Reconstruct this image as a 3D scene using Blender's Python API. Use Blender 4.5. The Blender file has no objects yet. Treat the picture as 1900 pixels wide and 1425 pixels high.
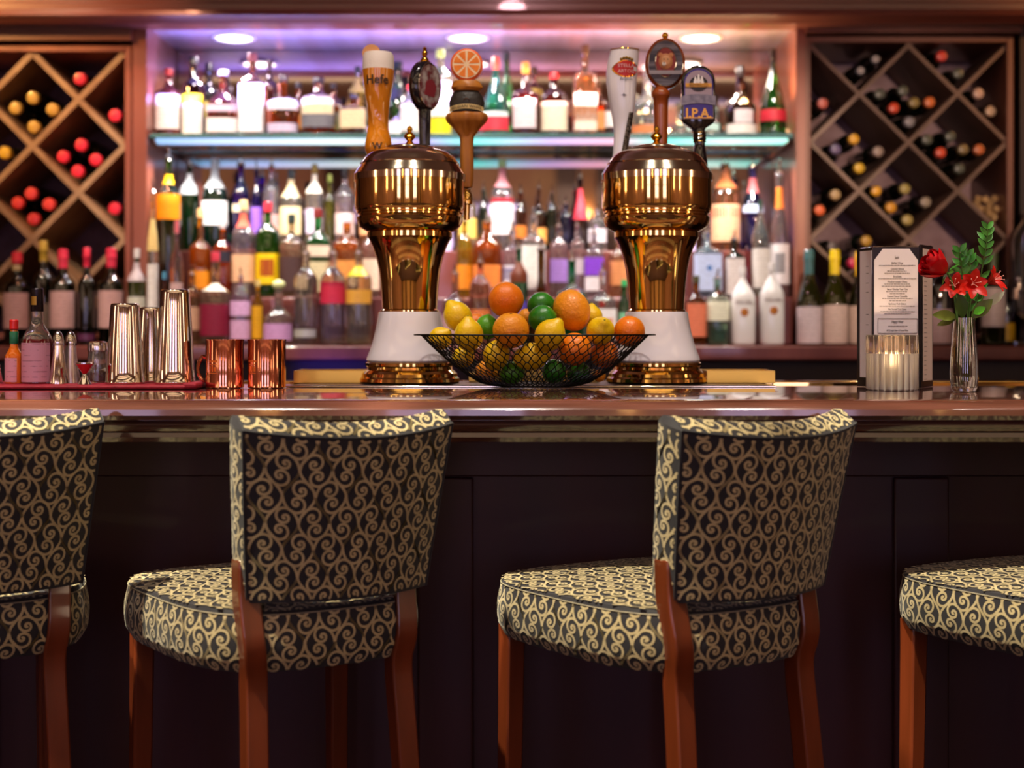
import bpy, bmesh, math, random
from math import sin, cos, pi, radians, sqrt
from mathutils import Vector, Matrix
random.seed(7)
SC = bpy.context.scene
COL = SC.collection
F = 2700.0; HOR = 607.0; ZC = 1.19; BARZ = 1.0755

def P(px, py, D):
    return Vector(((px - 950) / F * D, D, ZC - (py - HOR) / F * D))
def PX(px, D): return (px - 950) / F * D
def PZ(py, D): return ZC - (py - HOR) / F * D

# ------------------------------------------------------------------ materials
MATS = {}
def srgb(c):
    if isinstance(c, str):
        c = [int(c[i:i+2], 16) / 255 for i in (0, 2, 4)]
    return tuple((x / 12.92 if x <= .04045 else ((x + .055) / 1.055) ** 2.4) for x in c)
def mat(name, col, rough=.5, metal=0., trans=0., ior=1.45, coat=0., coatr=.05, emit=None, es=0., alpha=1.,
        sheen=0., sss=0., noise=None, bump=None, spec=.5, aniso=0.):
    """noise=(scale, colour2, (sx,sy,sz)) blends a second colour; bump=(scale, strength, dist)"""
    if name in MATS: return MATS[name]
    m = bpy.data.materials.new(name); m.use_nodes = True
    nt = m.node_tree; b = nt.nodes['Principled BSDF']
    c = srgb(col)
    b.inputs['Base Color'].default_value = (*c, 1)
    b.inputs['Roughness'].default_value = rough
    b.inputs['Metallic'].default_value = metal
    b.inputs['Transmission Weight'].default_value = trans
    b.inputs['IOR'].default_value = ior
    b.inputs['Coat Weight'].default_value = coat
    b.inputs['Coat Roughness'].default_value = coatr
    b.inputs['Specular IOR Level'].default_value = spec
    b.inputs['Sheen Weight'].default_value = sheen
    b.inputs['Subsurface Weight'].default_value = sss
    if sss: b.inputs['Subsurface Radius'].default_value = (.01, .006, .003)
    if emit:
        b.inputs['Emission Color'].default_value = (*srgb(emit), 1)
        b.inputs['Emission Strength'].default_value = es
    if noise or bump:
        tc = nt.nodes.new('ShaderNodeTexCoord')
    if noise:
        mp = nt.nodes.new('ShaderNodeMapping'); mp.inputs['Scale'].default_value = noise[2] if len(noise) > 2 else (1, 1, 1)
        nz = nt.nodes.new('ShaderNodeTexNoise'); nz.inputs['Scale'].default_value = noise[0]; nz.inputs['Detail'].default_value = 5
        mx = nt.nodes.new('ShaderNodeMix'); mx.data_type = 'RGBA'
        rp = nt.nodes.new('ShaderNodeMapRange'); rp.inputs['From Min'].default_value = .35; rp.inputs['From Max'].default_value = .65
        nt.links.new(tc.outputs['Object'], mp.inputs['Vector']); nt.links.new(mp.outputs[0], nz.inputs['Vector'])
        nt.links.new(nz.outputs['Fac'], rp.inputs['Value']); nt.links.new(rp.outputs[0], mx.inputs['Factor'])
        mx.inputs['A'].default_value = (*c, 1); mx.inputs['B'].default_value = (*srgb(noise[1]), 1)
        nt.links.new(mx.outputs['Result'], b.inputs['Base Color'])
    if bump:
        nb = nt.nodes.new('ShaderNodeTexNoise'); nb.inputs['Scale'].default_value = bump[0]; nb.inputs['Detail'].default_value = 4
        bp = nt.nodes.new('ShaderNodeBump'); bp.inputs['Strength'].default_value = bump[1]; bp.inputs['Distance'].default_value = bump[2]
        nt.links.new(tc.outputs['Object'], nb.inputs['Vector']); nt.links.new(nb.outputs['Fac'], bp.inputs['Height'])
        nt.links.new(bp.outputs[0], b.inputs['Normal'])
    MATS[name] = m
    return m
def glass(col, rough=.03, tr=.93):
    return mat('glass_' + col, col, rough, trans=tr, ior=1.45, coat=1., coatr=.02)
def paper(col):
    """label paper: plain colour with fine printed lines of a darker tone"""
    key = 'paper_' + col
    if key in MATS: return MATS[key]
    m = mat(key, col, .45)
    nt = m.node_tree; b = nt.nodes['Principled BSDF']
    tc = nt.nodes.new('ShaderNodeTexCoord'); sp = nt.nodes.new('ShaderNodeSeparateXYZ')
    nt.links.new(tc.outputs['Object'], sp.inputs[0])
    wv = nt.nodes.new('ShaderNodeMath'); wv.operation = 'SINE'
    ml = nt.nodes.new('ShaderNodeMath'); ml.operation = 'MULTIPLY'; ml.inputs[1].default_value = 620
    nt.links.new(sp.outputs['Z'], ml.inputs[0]); nt.links.new(ml.outputs[0], wv.inputs[0])
    nz = nt.nodes.new('ShaderNodeTexNoise'); nz.inputs['Scale'].default_value = 90
    nt.links.new(tc.outputs['Object'], nz.inputs['Vector'])
    a = nt.nodes.new('ShaderNodeMath'); a.operation = 'MULTIPLY'
    nt.links.new(wv.outputs[0], a.inputs[0]); nt.links.new(nz.outputs['Fac'], a.inputs[1])
    g = nt.nodes.new('ShaderNodeMath'); g.operation = 'GREATER_THAN'; g.inputs[1].default_value = .48
    nt.links.new(a.outputs[0], g.inputs[0])
    mx = nt.nodes.new('ShaderNodeMix'); mx.data_type = 'RGBA'
    c = srgb(col); mx.inputs['A'].default_value = (*c, 1); mx.inputs['B'].default_value = (c[0]*.62, c[1]*.6, c[2]*.6, 1)
    nt.links.new(g.outputs[0], mx.inputs['Factor']); nt.links.new(mx.outputs['Result'], b.inputs['Base Color'])
    return m
def plastic(col, rough=.35): return mat('cap_' + col, col, rough, coat=.3)

# ------------------------------------------------------------------ mesh builder
class MB:
    def __init__(s): s.v = []; s.f = []; s.m = []
    def add(s, vs, fs, mi=0):
        b = len(s.v); s.v += [tuple(v) for v in vs]; s.f += [tuple(b + i for i in f) for f in fs]; s.m += [mi] * len(fs)
    def box(s, x0, x1, y0, y1, z0, z1, mi=0, M=None):
        vs = [Vector((x, y, z)) for x in (x0, x1) for y in (y0, y1) for z in (z0, z1)]
        if M: vs = [M @ v for v in vs]
        s.add(vs, [(0,1,3,2),(4,6,7,5),(0,4,5,1),(2,3,7,6),(0,2,6,4),(1,5,7,3)], mi); return s
    def lathe(s, prof, c=(0,0,0), seg=32, n=2., dy=1., a0=0., a1=2*pi, mi=0, M=None, rib=None, sx=1.):
        full = abs(a1 - a0 - 2*pi) < 1e-6
        k = seg if full else seg + 1
        vs = []
        for r, z in prof:
            for i in range(k):
                a = a0 + (a1 - a0) * i / seg
                ca, sa = cos(a), sin(a)
                q = 1. if n == 2 else (abs(ca) ** n + abs(sa) ** n) ** (-1. / n)
                rr = r * q
                if rib: rr += rib(a, z) * (1 if r > 1e-6 else 0)
                v = Vector((c[0] + rr * ca * sx, c[1] + rr * sa * dy, c[2] + z))
                vs.append(M @ v if M else v)
        fs = []
        for j in range(len(prof) - 1):
            for i in range(seg):
                i2 = (i + 1) % k if full else i + 1
                a, b_, c_, d = j*k+i, j*k+i2, (j+1)*k+i2, (j+1)*k+i
                fs.append((a, b_, c_, d))
        s.add(vs, fs, mi); return s
    def tube(s, pts, r, seg=8, mi=0, close=False, sq=False, flat=None):
        pts = [Vector(p) for p in pts]; n = len(pts)
        rs = r if isinstance(r, (list, tuple)) else [r] * n
        vs = []; up = None
        for i, p in enumerate(pts):
            if close: t = pts[(i + 1) % n] - pts[i - 1]
            else: t = pts[min(i + 1, n - 1)] - pts[max(i - 1, 0)]
            if t.length < 1e-9: t = Vector((0, 0, 1))
            t.normalize()
            if up is None:
                up = Vector((0, 0, 1)) if abs(t.z) < .9 else Vector((1, 0, 0))
                up = (up - t * up.dot(t)).normalized()
            else:
                up = up - t * up.dot(t)
                up = up.normalized() if up.length > 1e-6 else t.orthogonal().normalized()
            sd = t.cross(up)
            for k in range(seg):
                a = 2*pi*k/seg + (pi/4 if sq else 0)
                q = sqrt(2) if sq else 1
                f2 = flat if flat else 1
                vs.append(p + (up * sin(a) * f2 + sd * cos(a)) * rs[i] * q)
        fs = []
        for i in range(n if close else n - 1):
            j = (i + 1) % n
            for k in range(seg):
                k2 = (k + 1) % seg
                fs.append((i*seg+k, i*seg+k2, j*seg+k2, j*seg+k))
        if not close:
            fs.append(tuple(range(seg))[::-1]); fs.append(tuple((n-1)*seg + k for k in range(seg)))
        s.add(vs, fs, mi); return s
    def sphere(s, c, r, sx=1, sy=1, sz=1, seg=20, mi=0, M=None):
        prof = [(max(1e-5, r*sin(pi*i/12)), -r*cos(pi*i/12)) for i in range(13)]
        vs = []
        for rr, z in prof:
            for i in range(seg):
                a = 2*pi*i/seg
                v = Vector((rr*cos(a)*sx, rr*sin(a)*sy, z*sz))
                if M: v = M @ v
                vs.append(v + Vector(c))
        fs = [(j*seg+i, j*seg+(i+1)%seg, (j+1)*seg+(i+1)%seg, (j+1)*seg+i) for j in range(12) for i in range(seg)]
        s.add(vs, fs, mi); return s
    def slab(s, outline, y0, y1, mi=0, M=None, bev=0.):
        """outline in (x,z), extruded along y from y0 (front) to y1"""
        n = len(outline)
        cx = sum(p[0] for p in outline)/n; cz = sum(p[1] for p in outline)/n
        rings = []
        if bev:
            sh = lambda k: [(cx+(x-cx)*k, cz+(z-cz)*k) for x, z in outline]
            L = max(max(abs(x-cx) for x, z in outline), 1e-4)
            k = 1 - bev/L
            rings = [(y0, sh(k)), (y0+bev*.8, sh(1)), (y1-bev*.8, sh(1)), (y1, sh(k))]
        else: rings = [(y0, outline), (y1, outline)]
        vs = [Vector((x, y, z)) for y, o in rings for x, z in o]
        if M: vs = [M @ v for v in vs]
        fs = []
        for j in range(len(rings)-1):
            for i in range(n):
                i2 = (i+1) % n
                fs.append((j*n+i, j*n+i2, (j+1)*n+i2, (j+1)*n+i))
        fs.append(tuple(range(n))[::-1]); fs.append(tuple((len(rings)-1)*n+i for i in range(n)))
        s.add(vs, fs, mi); return s
    def build(s, name, mats, parent=None, sharp=40, loc=None):
        me = bpy.data.meshes.new(name); me.from_pydata([tuple(v) for v in s.v], [], s.f)
        mats = mats if isinstance(mats, (list, tuple)) else [mats]
        for m in mats: me.materials.append(m)
        me.polygons.foreach_set('material_index', s.m)
        me.polygons.foreach_set('use_smooth', [True] * len(s.f))
        me.update(); me.validate()
        bm = bmesh.new(); bm.from_mesh(me); bmesh.ops.recalc_face_normals(bm, faces=bm.faces); bm.to_mesh(me); bm.free()
        me.set_sharp_from_angle(angle=radians(sharp))
        o = bpy.data.objects.new(name, me); COL.objects.link(o)
        if parent is not None: o.parent = parent
        if loc is not None: o.location = loc
        return o

def bevel(o, w=.003, seg=2):
    m = o.modifiers.new('bevel', 'BEVEL'); m.width = w; m.segments = seg; m.limit_method = 'ANGLE'; m.angle_limit = radians(40)
    return o
def tag(o, label, cat, group=None):
    o['label'] = label; o['category'] = cat
    if group: o['group'] = group
    return o
def thing(name, label, cat, loc=(0,0,0), rotz=0, group=None):
    o = bpy.data.objects.new(name, None); COL.objects.link(o); o.empty_display_size = .05
    o.location = loc; o.rotation_euler = (0, 0, rotz)
    return tag(o, label, cat, group)
def struct(o): o['kind'] = 'structure'; return o
def dup(root, loc, rotz=0, label=None, group=None):
    r = root.copy(); COL.objects.link(r); r.location = loc; r.rotation_euler = (root.rotation_euler[0], root.rotation_euler[1], rotz)
    if label: r['label'] = label
    if group: r['group'] = group
    for ch in list(root.children):
        c = ch.copy(); COL.objects.link(c); c.parent = r
        for g in list(ch.children):
            d = g.copy(); COL.objects.link(d); d.parent = c
    return r
def text(s, size, M, m, name, parent=None, depth=.0003, align='CENTER', fit=None, shear=0., off=0.):
    """lettering as a thin mesh; text plane x right, y up; M places it"""
    cu = bpy.data.curves.new('t', 'FONT'); cu.body = s; cu.size = size; cu.align_x = align; cu.align_y = 'CENTER'
    cu.extrude = depth; cu.resolution_u = 2; cu.shear = shear; cu.offset = off
    o = bpy.data.objects.new('t', cu); COL.objects.link(o)
    dg = bpy.context.evaluated_depsgraph_get(); dg.update()
    me = bpy.data.meshes.new_from_object(o.evaluated_get(dg))
    bpy.data.objects.remove(o); bpy.data.curves.remove(cu)
    if fit:
        xs = [v.co.x for v in me.vertices]
        if xs:
            k = fit / max(1e-6, max(xs) - min(xs))
            for v in me.vertices: v.co.x *= k
    if callable(M):
        for v in me.vertices: v.co = M(v.co)
    else: me.transform(M)
    me.materials.clear(); me.materials.append(m); me.name = name
    o = bpy.data.objects.new(name, me); COL.objects.link(o)
    if parent is not None: o.parent = parent
    return o
def TM(loc, yaw=0., tilt=0., roll=0.):
    """text facing -Y at loc, yaw turns it about z"""
    return Matrix.Translation(loc) @ Matrix.Rotation(yaw, 4, 'Z') @ Matrix.Rotation(pi/2 + tilt, 4, 'X') @ Matrix.Rotation(roll, 4, 'Z')
def catmull(pts, k=4, close=False):
    out = []; n = len(pts)
    rng = range(n) if close else range(n-1)
    for i in rng:
        p = [Vector(pts[(i+d) % n]) if close else Vector(pts[min(max(i+d, 0), n-1)]) for d in (-1, 0, 1, 2)]
        for j in range(k):
            t = j / k
            out.append(.5*((2*p[1]) + (-p[0]+p[2])*t + (2*p[0]-5*p[1]+4*p[2]-p[3])*t*t + (-p[0]+3*p[1]-3*p[2]+p[3])*t**3))
    if not close: out.append(Vector(pts[-1]))
    return out

# ------------------------------------------------------------------ shared materials
brass = mat('polished_brass', 'f0cc80', .06, 1, noise=(3, 'ecc470'))
brass_pale = mat('pale_brass', 'f0e2c4', .1, 1)
gold = mat('gold', 'f0b030', .12, 1)
chrome = mat('chrome', 'd8d4d0', .08, 1)
steel = mat('polished_steel', 'e2d6ca', .08, 1)
copper = mat('polished_copper', 'eea280', .07, 1)
porcelain = mat('white_porcelain', 'eee8ee', .12, coat=.6)
mahog = mat('mahogany_bar_top', '54322a', .16, coat=1., coatr=.04, noise=(14, '3c2018', (.25, 3, 1)))
mahog_edge = mat('mahogany_edge', '4c2e28', .2, coat=.9, coatr=.08, noise=(10, '41221a', (.25, 3, 3)))
panelw = mat('dark_front_panel', '3a1620', .5, coat=.08, noise=(6, '2c0f16', (1, 1, .2)))
cabw = mat('back_bar_wood', '7a4038', .3, coat=.5, noise=(8, '5c2a24', (1, 1, .2)))
pillarw = mat('pillar_wood', 'a0624e', .3, coat=.4, noise=(8, '84483a', (1, 1, .15)))
headw = mat('header_wood', '7c4a3c', .3, coat=.4, noise=(6, '643226', (.2, 1, 1)))
lattw = mat('lattice_wood', 'a08060', .5, noise=(10, '856448'))
rackback = mat('rack_back', '6e5058', .6, noise=(20, '5a3f44'))
rackback2 = mat('rack_back_mauve', 'b4969c', .6, noise=(20, '9c7c80'))
darkw = mat('dark_cabinet', '241416', .5)
legw = mat('stool_leg_wood', '6e3018', .28, coat=.5, noise=(9, '582610', (3, 3, .3)))
fab = mat('black_fabric', '17151f', .7, sheen=.15)
thread = mat('gold_thread', 'b2a27c', .55, sheen=.3, noise=(60, 'a0906c'))
black = mat('black_satin', '121014', .3)
blackm = mat('black_metal', '0c0c0e', .35, .6)
leafg = mat('green_leaf', '2f7a22', .4, noise=(30, '4ea030'), coat=.2)
stemg = mat('green_stem', '4c7a2c', .45)

# ------------------------------------------------------------------ room shell
mb = MB(); mb.box(-4.2, 4.2, -4.6, 5.5, -.1, 0); struct(mb.build('floor', mat('carpet', '3a2226', .9, noise=(40, '2a181c'))))
ceilm = mat('ceiling_plaster', 'b09a88', .7)
mb = MB(); mb.box(-4.2, 4.2, -4.6, 5.5, 3.0, 3.1); struct(mb.build('ceiling', ceilm))
wallm = mat('wall_plaster', 'c09480', .6, noise=(3, 'a47c6c'))
mb = MB(); mb.box(-4.2, 4.2, 5.3, 5.5, 0, 3); struct(mb.build('wall_back', wallm))
mb = MB(); mb.box(-4.2, 4.2, -4.6, -4.4, 0, 3); struct(mb.build('wall_front', mat('far_wall', 'd0b48c', .6, noise=(2, 'b89078'))))
mb = MB(); mb.box(-4.2, -4.0, -4.4, 5.3, 0, 3); struct(mb.build('wall_left', wallm))
mb = MB(); mb.box(4.0, 4.2, -4.4, 5.3, 0, 3); struct(mb.build('wall_right', wallm))
beamm = mat('ceiling_beam_wood', '5a3224', .4, coat=.3)
for i, y in enumerate((-3.2, -1.9, -.6, .7)):
    mb = MB(); mb.box(-4, 4, y, y + .22, 2.84, 3.0); struct(mb.build('trim_%d' % (i + 2), beamm))
wglow = mat('evening_window', 'b8a8ff', .3, emit='dcd0ff', es=4.)
wframe = mat('window_frame_wood', '402018', .4)
for i, x in enumerate((-2.6, -.35, 1.7)):
    mb = MB(); w = .42
    mb.box(x - w, x + w, -4.39, -4.37, .9, 2.4)
    pane = mb.build('window_%d' % (i + 1), wglow); struct(pane)
    mb = MB()
    for a, b_, c, d in ((x-w-.06, x-w, .84, 2.46), (x+w, x+w+.06, .84, 2.46), (x-w, x+w, .84, .9), (x-w, x+w, 2.4, 2.46), (x-.02, x+.02, .9, 2.4), (x-w, x+w, 1.63, 1.67)):
        mb.box(a, b_, -4.40, -4.33, c, d)
    mb.build('window_frame', wframe, pane)

# unseen pilasters, ceiling panels and tall lamps, added for the brass to reflect
pw = mat('reflection_stripe_wood', '38201a', .35, coat=.4)  # dark columns added to put stripes into the brass reflections
for i, x in enumerate((-3.5, -1.75, -1.3, .55, .95, 2.5, 3.3)):
    mb = MB(); mb.box(x - .11, x + .11, -4.4, -4.3, 0, 3); struct(mb.build('trim_%d' % (i + 20), pw))
cove = mat('cove_fill_glow', 'f0dcb8', .5, emit='ffdcae', es=1.3)  # glow added to brighten the brass lids and the mirror
for i, y in enumerate((-2.75, -1.4, -.15, 1.15)):
    mb = MB(); mb.box(-3.2, 3.2, y - .28, y + .28, 2.985, 2.999); struct(mb.build('trim_%d' % (i + 30), cove))
sl = mat('fill_sconce_glow', 'ffd8a0', .5, emit='ffe0bc', es=6.)  # added glow that streaks the brass and steel
for sx in (-1, 1):
    for i, y in enumerate((-3.3, -1.0, 1.5)):
        t = thing('fill_sconce', 'added tall warm glow panel on the side wall of the room', 'wall lamp', (sx*3.99, y, 1.9), 0, 'added tall glow panels on the side walls')
        mb = MB(); mb.box(-sx*.10 - .03, -sx*.10 + .03, -.13, .13, -.45, .45); mb.build('glow_shade', sl, t)
        mb = MB(); mb.box(min(0, -sx*.10), max(0, -sx*.10), -.03, .03, -.05, .05); mb.build('wall_bracket', brass, t)

# ------------------------------------------------------------------ back bar
YF = 4.68; XL = -1.175; XR = .914; YM = 5.10
ZCOUNT = PZ(641, 4.60); ZB = PZ(553, 4.75); ZCt = PZ(467, 4.90); ZS = PZ(258, 4.84); ZTOP = 2.16
bb = thing('back_bar_cabinet', 'dark reddish wood back bar counter running behind the bar under all the bottles', 'cabinet', (0, 0, 0))
mb = MB(); mb.box(-2.6, 2.6, 4.50, 5.14, ZCOUNT - .045, ZCOUNT); bevel(mb.build('worktop', cabw, bb), .006, 3)
mb = MB(); mb.box(-2.6, 2.6, 4.56, 5.14, .08, ZCOUNT - .045)
mb.build('cabinet_body', darkw, bb)
mb = MB(); mb.box(-2.6, 2.6, 4.60, 5.14, 0, .08); mb.build('plinth', black, bb)
for i in range(8):
    x0 = -2.5 + i * .63
    mb = MB(); mb.box(x0, x0 + .59, 4.545, 4.56, .14, 1.02)
    d = mb.build('door', mat('cabinet_door', '2e1618', .4, coat=.3), bb); bevel(d, .004)
    mb = MB(); mb.tube([(x0 + .54, 4.53, .5), (x0 + .54, 4.53, .62)], .005); mb.build('handle', brass, d)
# stepped riser (two steps)
rz = thing('bottle_riser', 'stepped wooden bottle riser on the back bar between the two pillars', 'shelf')
mb = MB(); mb.box(XL + .01, XR - .01, 4.675, 4.826, ZCOUNT + .002, ZB); bevel(mb.build('lower_step', cabw, rz), .004)
mb = MB(); mb.box(XL + .01, XR - .01, 4.828, YM - .02, ZCOUNT + .002, ZCt); bevel(mb.build('upper_step', cabw, rz), .004)
# mirror
mb = MB(); mb.box(XL + .003, XR - .003, YM, YM + .012, ZCOUNT + .003, ZTOP - .003)
mir = mb.build('wall_mirror', mat('mirror_silver', 'd4c4c4', .03, 1)); tag(mir, 'large wall mirror behind the bottles between the two wine racks', 'mirror')
# niche shell
for nm, x0, x1 in (('trim_7', XL - .045, XL), ('trim_8', XR, XR + .03)):
    mb = MB(); mb.box(x0, x1, YF, YM + .05, ZCOUNT + .001, ZTOP + .0); struct(mb.build(nm, pillarw))
mb = MB(); mb.box(XL - .045, XR + .03, YF - .02, YM + .05, ZTOP, ZTOP + .06)
struct(mb.build('trim_9', mat('niche_ceiling', 'd0c4e0', .22, .4, noise=(5, 'b8a4b0', (2, .2, 1)))))
# header beam with mouldings
hd = MB()
zh = PZ(46, 4.62)
prof = [(4.62, 3.0), (4.62, zh + .075), (4.60, zh + .065), (4.60, zh + .045), (4.575, zh + .035), (4.57, zh + .02), (4.585, zh + .012), (4.60, zh), (4.70, zh)]
vs = []; fs = []
for x in (-3.2, 3.2): vs += [(x, y, z) for y, z in prof + [(4.70, 3.0)]]
n = len(prof) + 1
for i in range(n - 1): fs.append((i, i + 1, n + i + 1, n + i))
hd.add(vs, fs); struct(hd.build('trim_1', headw, sharp=20))

# downlights in the niche ceiling
def downlight(x, y, z, label, grp, r=.058, es=20., col='fff0e8', power=None):
    t = thing('recessed_ceiling_light', label, 'ceiling light', (x, y, z), 0, grp)
    m = MB(); m.lathe([(r, 0), (r + .012, -.002), (r + .014, -.006), (r + .006, -.010), (r, -.008), (r, 0)], seg=28); m.build('trim_ring', mat('light_ring', 'e8e4e0', .3), t)
    m = MB(); m.lathe([(1e-4, -.004), (r, -.004)], seg=28); m.build('diffuser', mat('light_lens_%d' % es, 'ffffff', .4, emit=col, es=es), t)
    return t
GL = 'recessed lights in the ceiling above the liquor shelves'
for px, D, lb in ((435, 4.86, 'round recessed ceiling light above the whiskey bottles at the left end of the mirror niche'),
                  (868, 4.86, 'round recessed ceiling light above the middle of the mirror niche'),
                  (1300, 4.86, 'round recessed ceiling light above the green cognac bottle end of the mirror niche')):
    downlight(PX(px, D), D, ZTOP, lb, GL, es=9.)

# glass shelf
gs = thing('glass_shelf', 'long glass shelf with a glowing teal edge carrying the upper row of bottles', 'shelf')
mb = MB(); mb.box(XL + .004, XR - .004, 4.70, 5.04, ZS - .014, ZS)
bevel(mb.build('glass_panel', mat('teal_shelf_glass', '9be0dc', .04, trans=.75, ior=1.3), gs), .002)
def ledmat():
    m = mat('led_strip_glow', 'ffffff', .4, emit='ffffff', es=1.5)
    nt = m.node_tree; b = nt.nodes['Principled BSDF']
    tc = nt.nodes.new('ShaderNodeTexCoord'); sp = nt.nodes.new('ShaderNodeSeparateXYZ'); mr = nt.nodes.new('ShaderNodeMapRange')
    mr.inputs['From Min'].default_value = XL; mr.inputs['From Max'].default_value = XR
    cr = nt.nodes.new('ShaderNodeValToRGB'); e = cr.color_ramp.elements
    cols = [(0, '6aa8d8'), (.12, 'a8c8ff'), (.3, 'd0f0f0'), (.42, 'a090d8'), (.5, '60e8e0'), (.62, 'b8a8e0'), (.72, 'e8b0c8'), (.8, '50e0d0'), (.9, 'c8fff0'), (1, '80e8d8')]
    e[0].position = 0; e[0].color = (*srgb(cols[0][1]), 1); e[1].position = 1; e[1].color = (*srgb(cols[-1][1]), 1)
    for p, c in cols[1:-1]:
        k = e.new(p); k.color = (*srgb(c), 1)
    nt.links.new(tc.outputs['Object'], sp.inputs[0]); nt.links.new(sp.outputs['X'], mr.inputs['Value']); nt.links.new(mr.outputs[0], cr.inputs[0])
    nt.links.new(cr.outputs[0], b.inputs['Emission Color'])
    return m
mb = MB(); mb.box(XL + .02, XR - .02, 4.715, 4.80, ZS - .024, ZS - .0145); mb.build('led_strip', ledmat(), gs)
for x in (XL + .012, XR - .02):
    mb = MB(); mb.box(x - .006, x + .006, 4.74, 5.06, ZS - .03, ZS - .015); mb.build('bracket', chrome, gs)

# ------------------------------------------------------------------ bottles
def neckprof(sh, ns, nr, W2, H, base=.0, bulge=1.0):
    """sh = shoulder start, ns = neck start (fractions of H), nr = neck radius / body radius"""
    pr = [(1e-4, .004), (.86, .0), (.97, .012), (1., .035), (bulge, sh * .5), (1., sh)]
    for t in (.2, .4, .6, .8, 1.):
        k = .5 + .5 * cos(pi * t)
        pr.append((nr + (1 - nr) * k ** .8, sh + (ns - sh) * t))
    pr += [(nr * .98, .90), (nr * 1.12, .905), (nr * 1.12, .925), (nr * .9, .93), (1e-4, .931)]
    return [(r * W2, z * H) for r, z in pr]
SH = {
 'whiskey': (.62, .76, .30, 3.2), 'square': (.64, .74, .33, 7), 'tall': (.66, .80, .30, 2), 'bordeaux': (.62, .74, .36, 2),
 'burgundy': (.42, .74, .36, 2), 'teardrop': (.22, .80, .22, 2), 'decanter': (.46, .70, .24, 4), 'slim': (.6, .78, .42, 2),
 'flask': (.55, .66, .25, 2.5), 'rum': (.60, .82, .30, 2.4), 'amphora': (.28, .62, .26, 2), 'cone': (.58, .86, .22, 3), 'round': (.40, .62, .26, 2),
}
def rad_at(pr, z):
    for (r0, z0), (r1, z1) in zip(pr[1:], pr[2:]):
        if z0 <= z <= z1 and z1 > z0: return r0 + (r1 - r0) * (z - z0) / (z1 - z0)
    return pr[3][0]
def bottle(name, cat, desc, shape, X, Y, Z, H, W, gcol, cap='black', capcol='141414', labels=(), grp=None, gr=.03, tr=.93, captop=.90, emblem=None):
    sh, ns, nr, n = SH[shape]
    t = thing(name, desc, cat, (X, Y, Z + .001), 0, grp)
    t.rotation_euler = (0, 0, random.uniform(-.12, .12))
    W2 = W / 2
    pr = neckprof(sh, ns, nr, W2, H)
    cut = [(r, z) for r, z in pr]
    body = []
    m = MB()
    # vary section: square-ish below, round neck
    for j, (r, z) in enumerate(cut): body.append((r, z))
    k = 28; vs = []; fs = []
    for r, z in body:
        nn = n if z < sh * H * 1.02 else (n - (n - 2) * min(1, (z - sh * H) / max(1e-4, (ns - sh) * H)))
        for i in range(k):
            a = 2 * pi * i / k; ca, sa = cos(a), sin(a)
            q = 1. if nn <= 2.01 else (abs(ca) ** nn + abs(sa) ** nn) ** (-1. / nn)
            vs.append((r * q * ca, r * q * sa, z))
    for j in range(len(body) - 1):
        for i in range(k): fs.append((j*k+i, j*k+(i+1) % k, (j+1)*k+(i+1) % k, (j+1)*k+i))
    m.add(vs, fs)
    m.build('glass_body', glass(gcol, gr, tr), t, sharp=50)
    for lb in labels:
        f0, f1, col = lb[:3]; ha = lb[3] if len(lb) > 3 else 1.15
        m = MB(); N = 14; zz = [f0 + (f1 - f0) * i / 5 for i in range(6)]
        vs = []; fs = []
        for f in zz:
            z = f * H; r = rad_at(pr, z) + .0012
            nn = n if z < sh * H * 1.02 else (n - (n - 2) * min(1, (z - sh * H) / max(1e-4, (ns - sh) * H)))
            for i in range(N + 1):
                a = -pi/2 - ha + 2 * ha * i / N; ca, sa = cos(a), sin(a)
                q = 1. if nn <= 2.01 else (abs(ca) ** nn + abs(sa) ** nn) ** (-1. / nn)
                vs.append((r * q * ca, r * q * sa, z))
        for j in range(5):
            for i in range(N): fs.append((j*(N+1)+i, j*(N+1)+i+1, (j+1)*(N+1)+i+1, (j+1)*(N+1)+i))
        m.add(vs, fs)
        m.build('label' if f1 < ns else 'neck_label', paper(col) if (f1 - f0) > .12 else plastic(col, .4), t)
    if emblem:
        ez, er, ecol = emblem
        z = ez * H; r = rad_at(pr, z) + .003
        m = MB(); m.lathe([(1e-4, -.002), (er, -.001), (er, .0)], M=Matrix.Translation((0, -r, z)) @ Matrix.Rotation(pi/2, 4, 'X'), seg=20)
        m.build('emblem', plastic(ecol), t)
    nrw = nr * W2
    if cap == 'pour':
        m = MB(); m.lathe([(nrw*.75, .925*H), (nrw*1.2, .93*H), (nrw*1.2, .945*H), (nrw*.5, .955*H), (nrw*.42, H), (nrw*.3, 1.0*H)], seg=14)
        m.tube([(0, 0, .985*H), (0, -.006, 1.0*H + .004), (0, -.018, 1.0*H + .012)], nrw*.32, 8)
        m.build('pour_spout', chrome, t)
    elif cap == 'ball':
        m = MB(); m.sphere((0, 0, .955*H), nrw*1.7, sz=.8); m.build('stopper', plastic(capcol), t)
    elif cap == 'cork':
        m = MB(); m.lathe([(nrw*.8, .925*H), (nrw*1.35, .93*H), (nrw*1.4, .99*H), (nrw*1.2, H), (1e-4, H)], seg=18); m.build('stopper', plastic(capcol), t)
    elif cap == 'capsule':
        m = MB(); m.lathe([(nrw*1.05, (captop-.06)*H), (nrw*1.08, .89*H), (nrw*1.2, .895*H), (nrw*1.2, .92*H), (nrw*1.1, .93*H), (nrw*1.1, .99*H), (nrw*.9, H), (1e-4, H)], seg=18); m.build('capsule', plastic(capcol), t)
    else:
        m = MB(); m.lathe([(nrw*1.16, captop*H), (nrw*1.18, .985*H), (nrw*1.05, H), (1e-4, H)], seg=18); m.build('cap', plastic(capcol), t)
    return t

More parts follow.
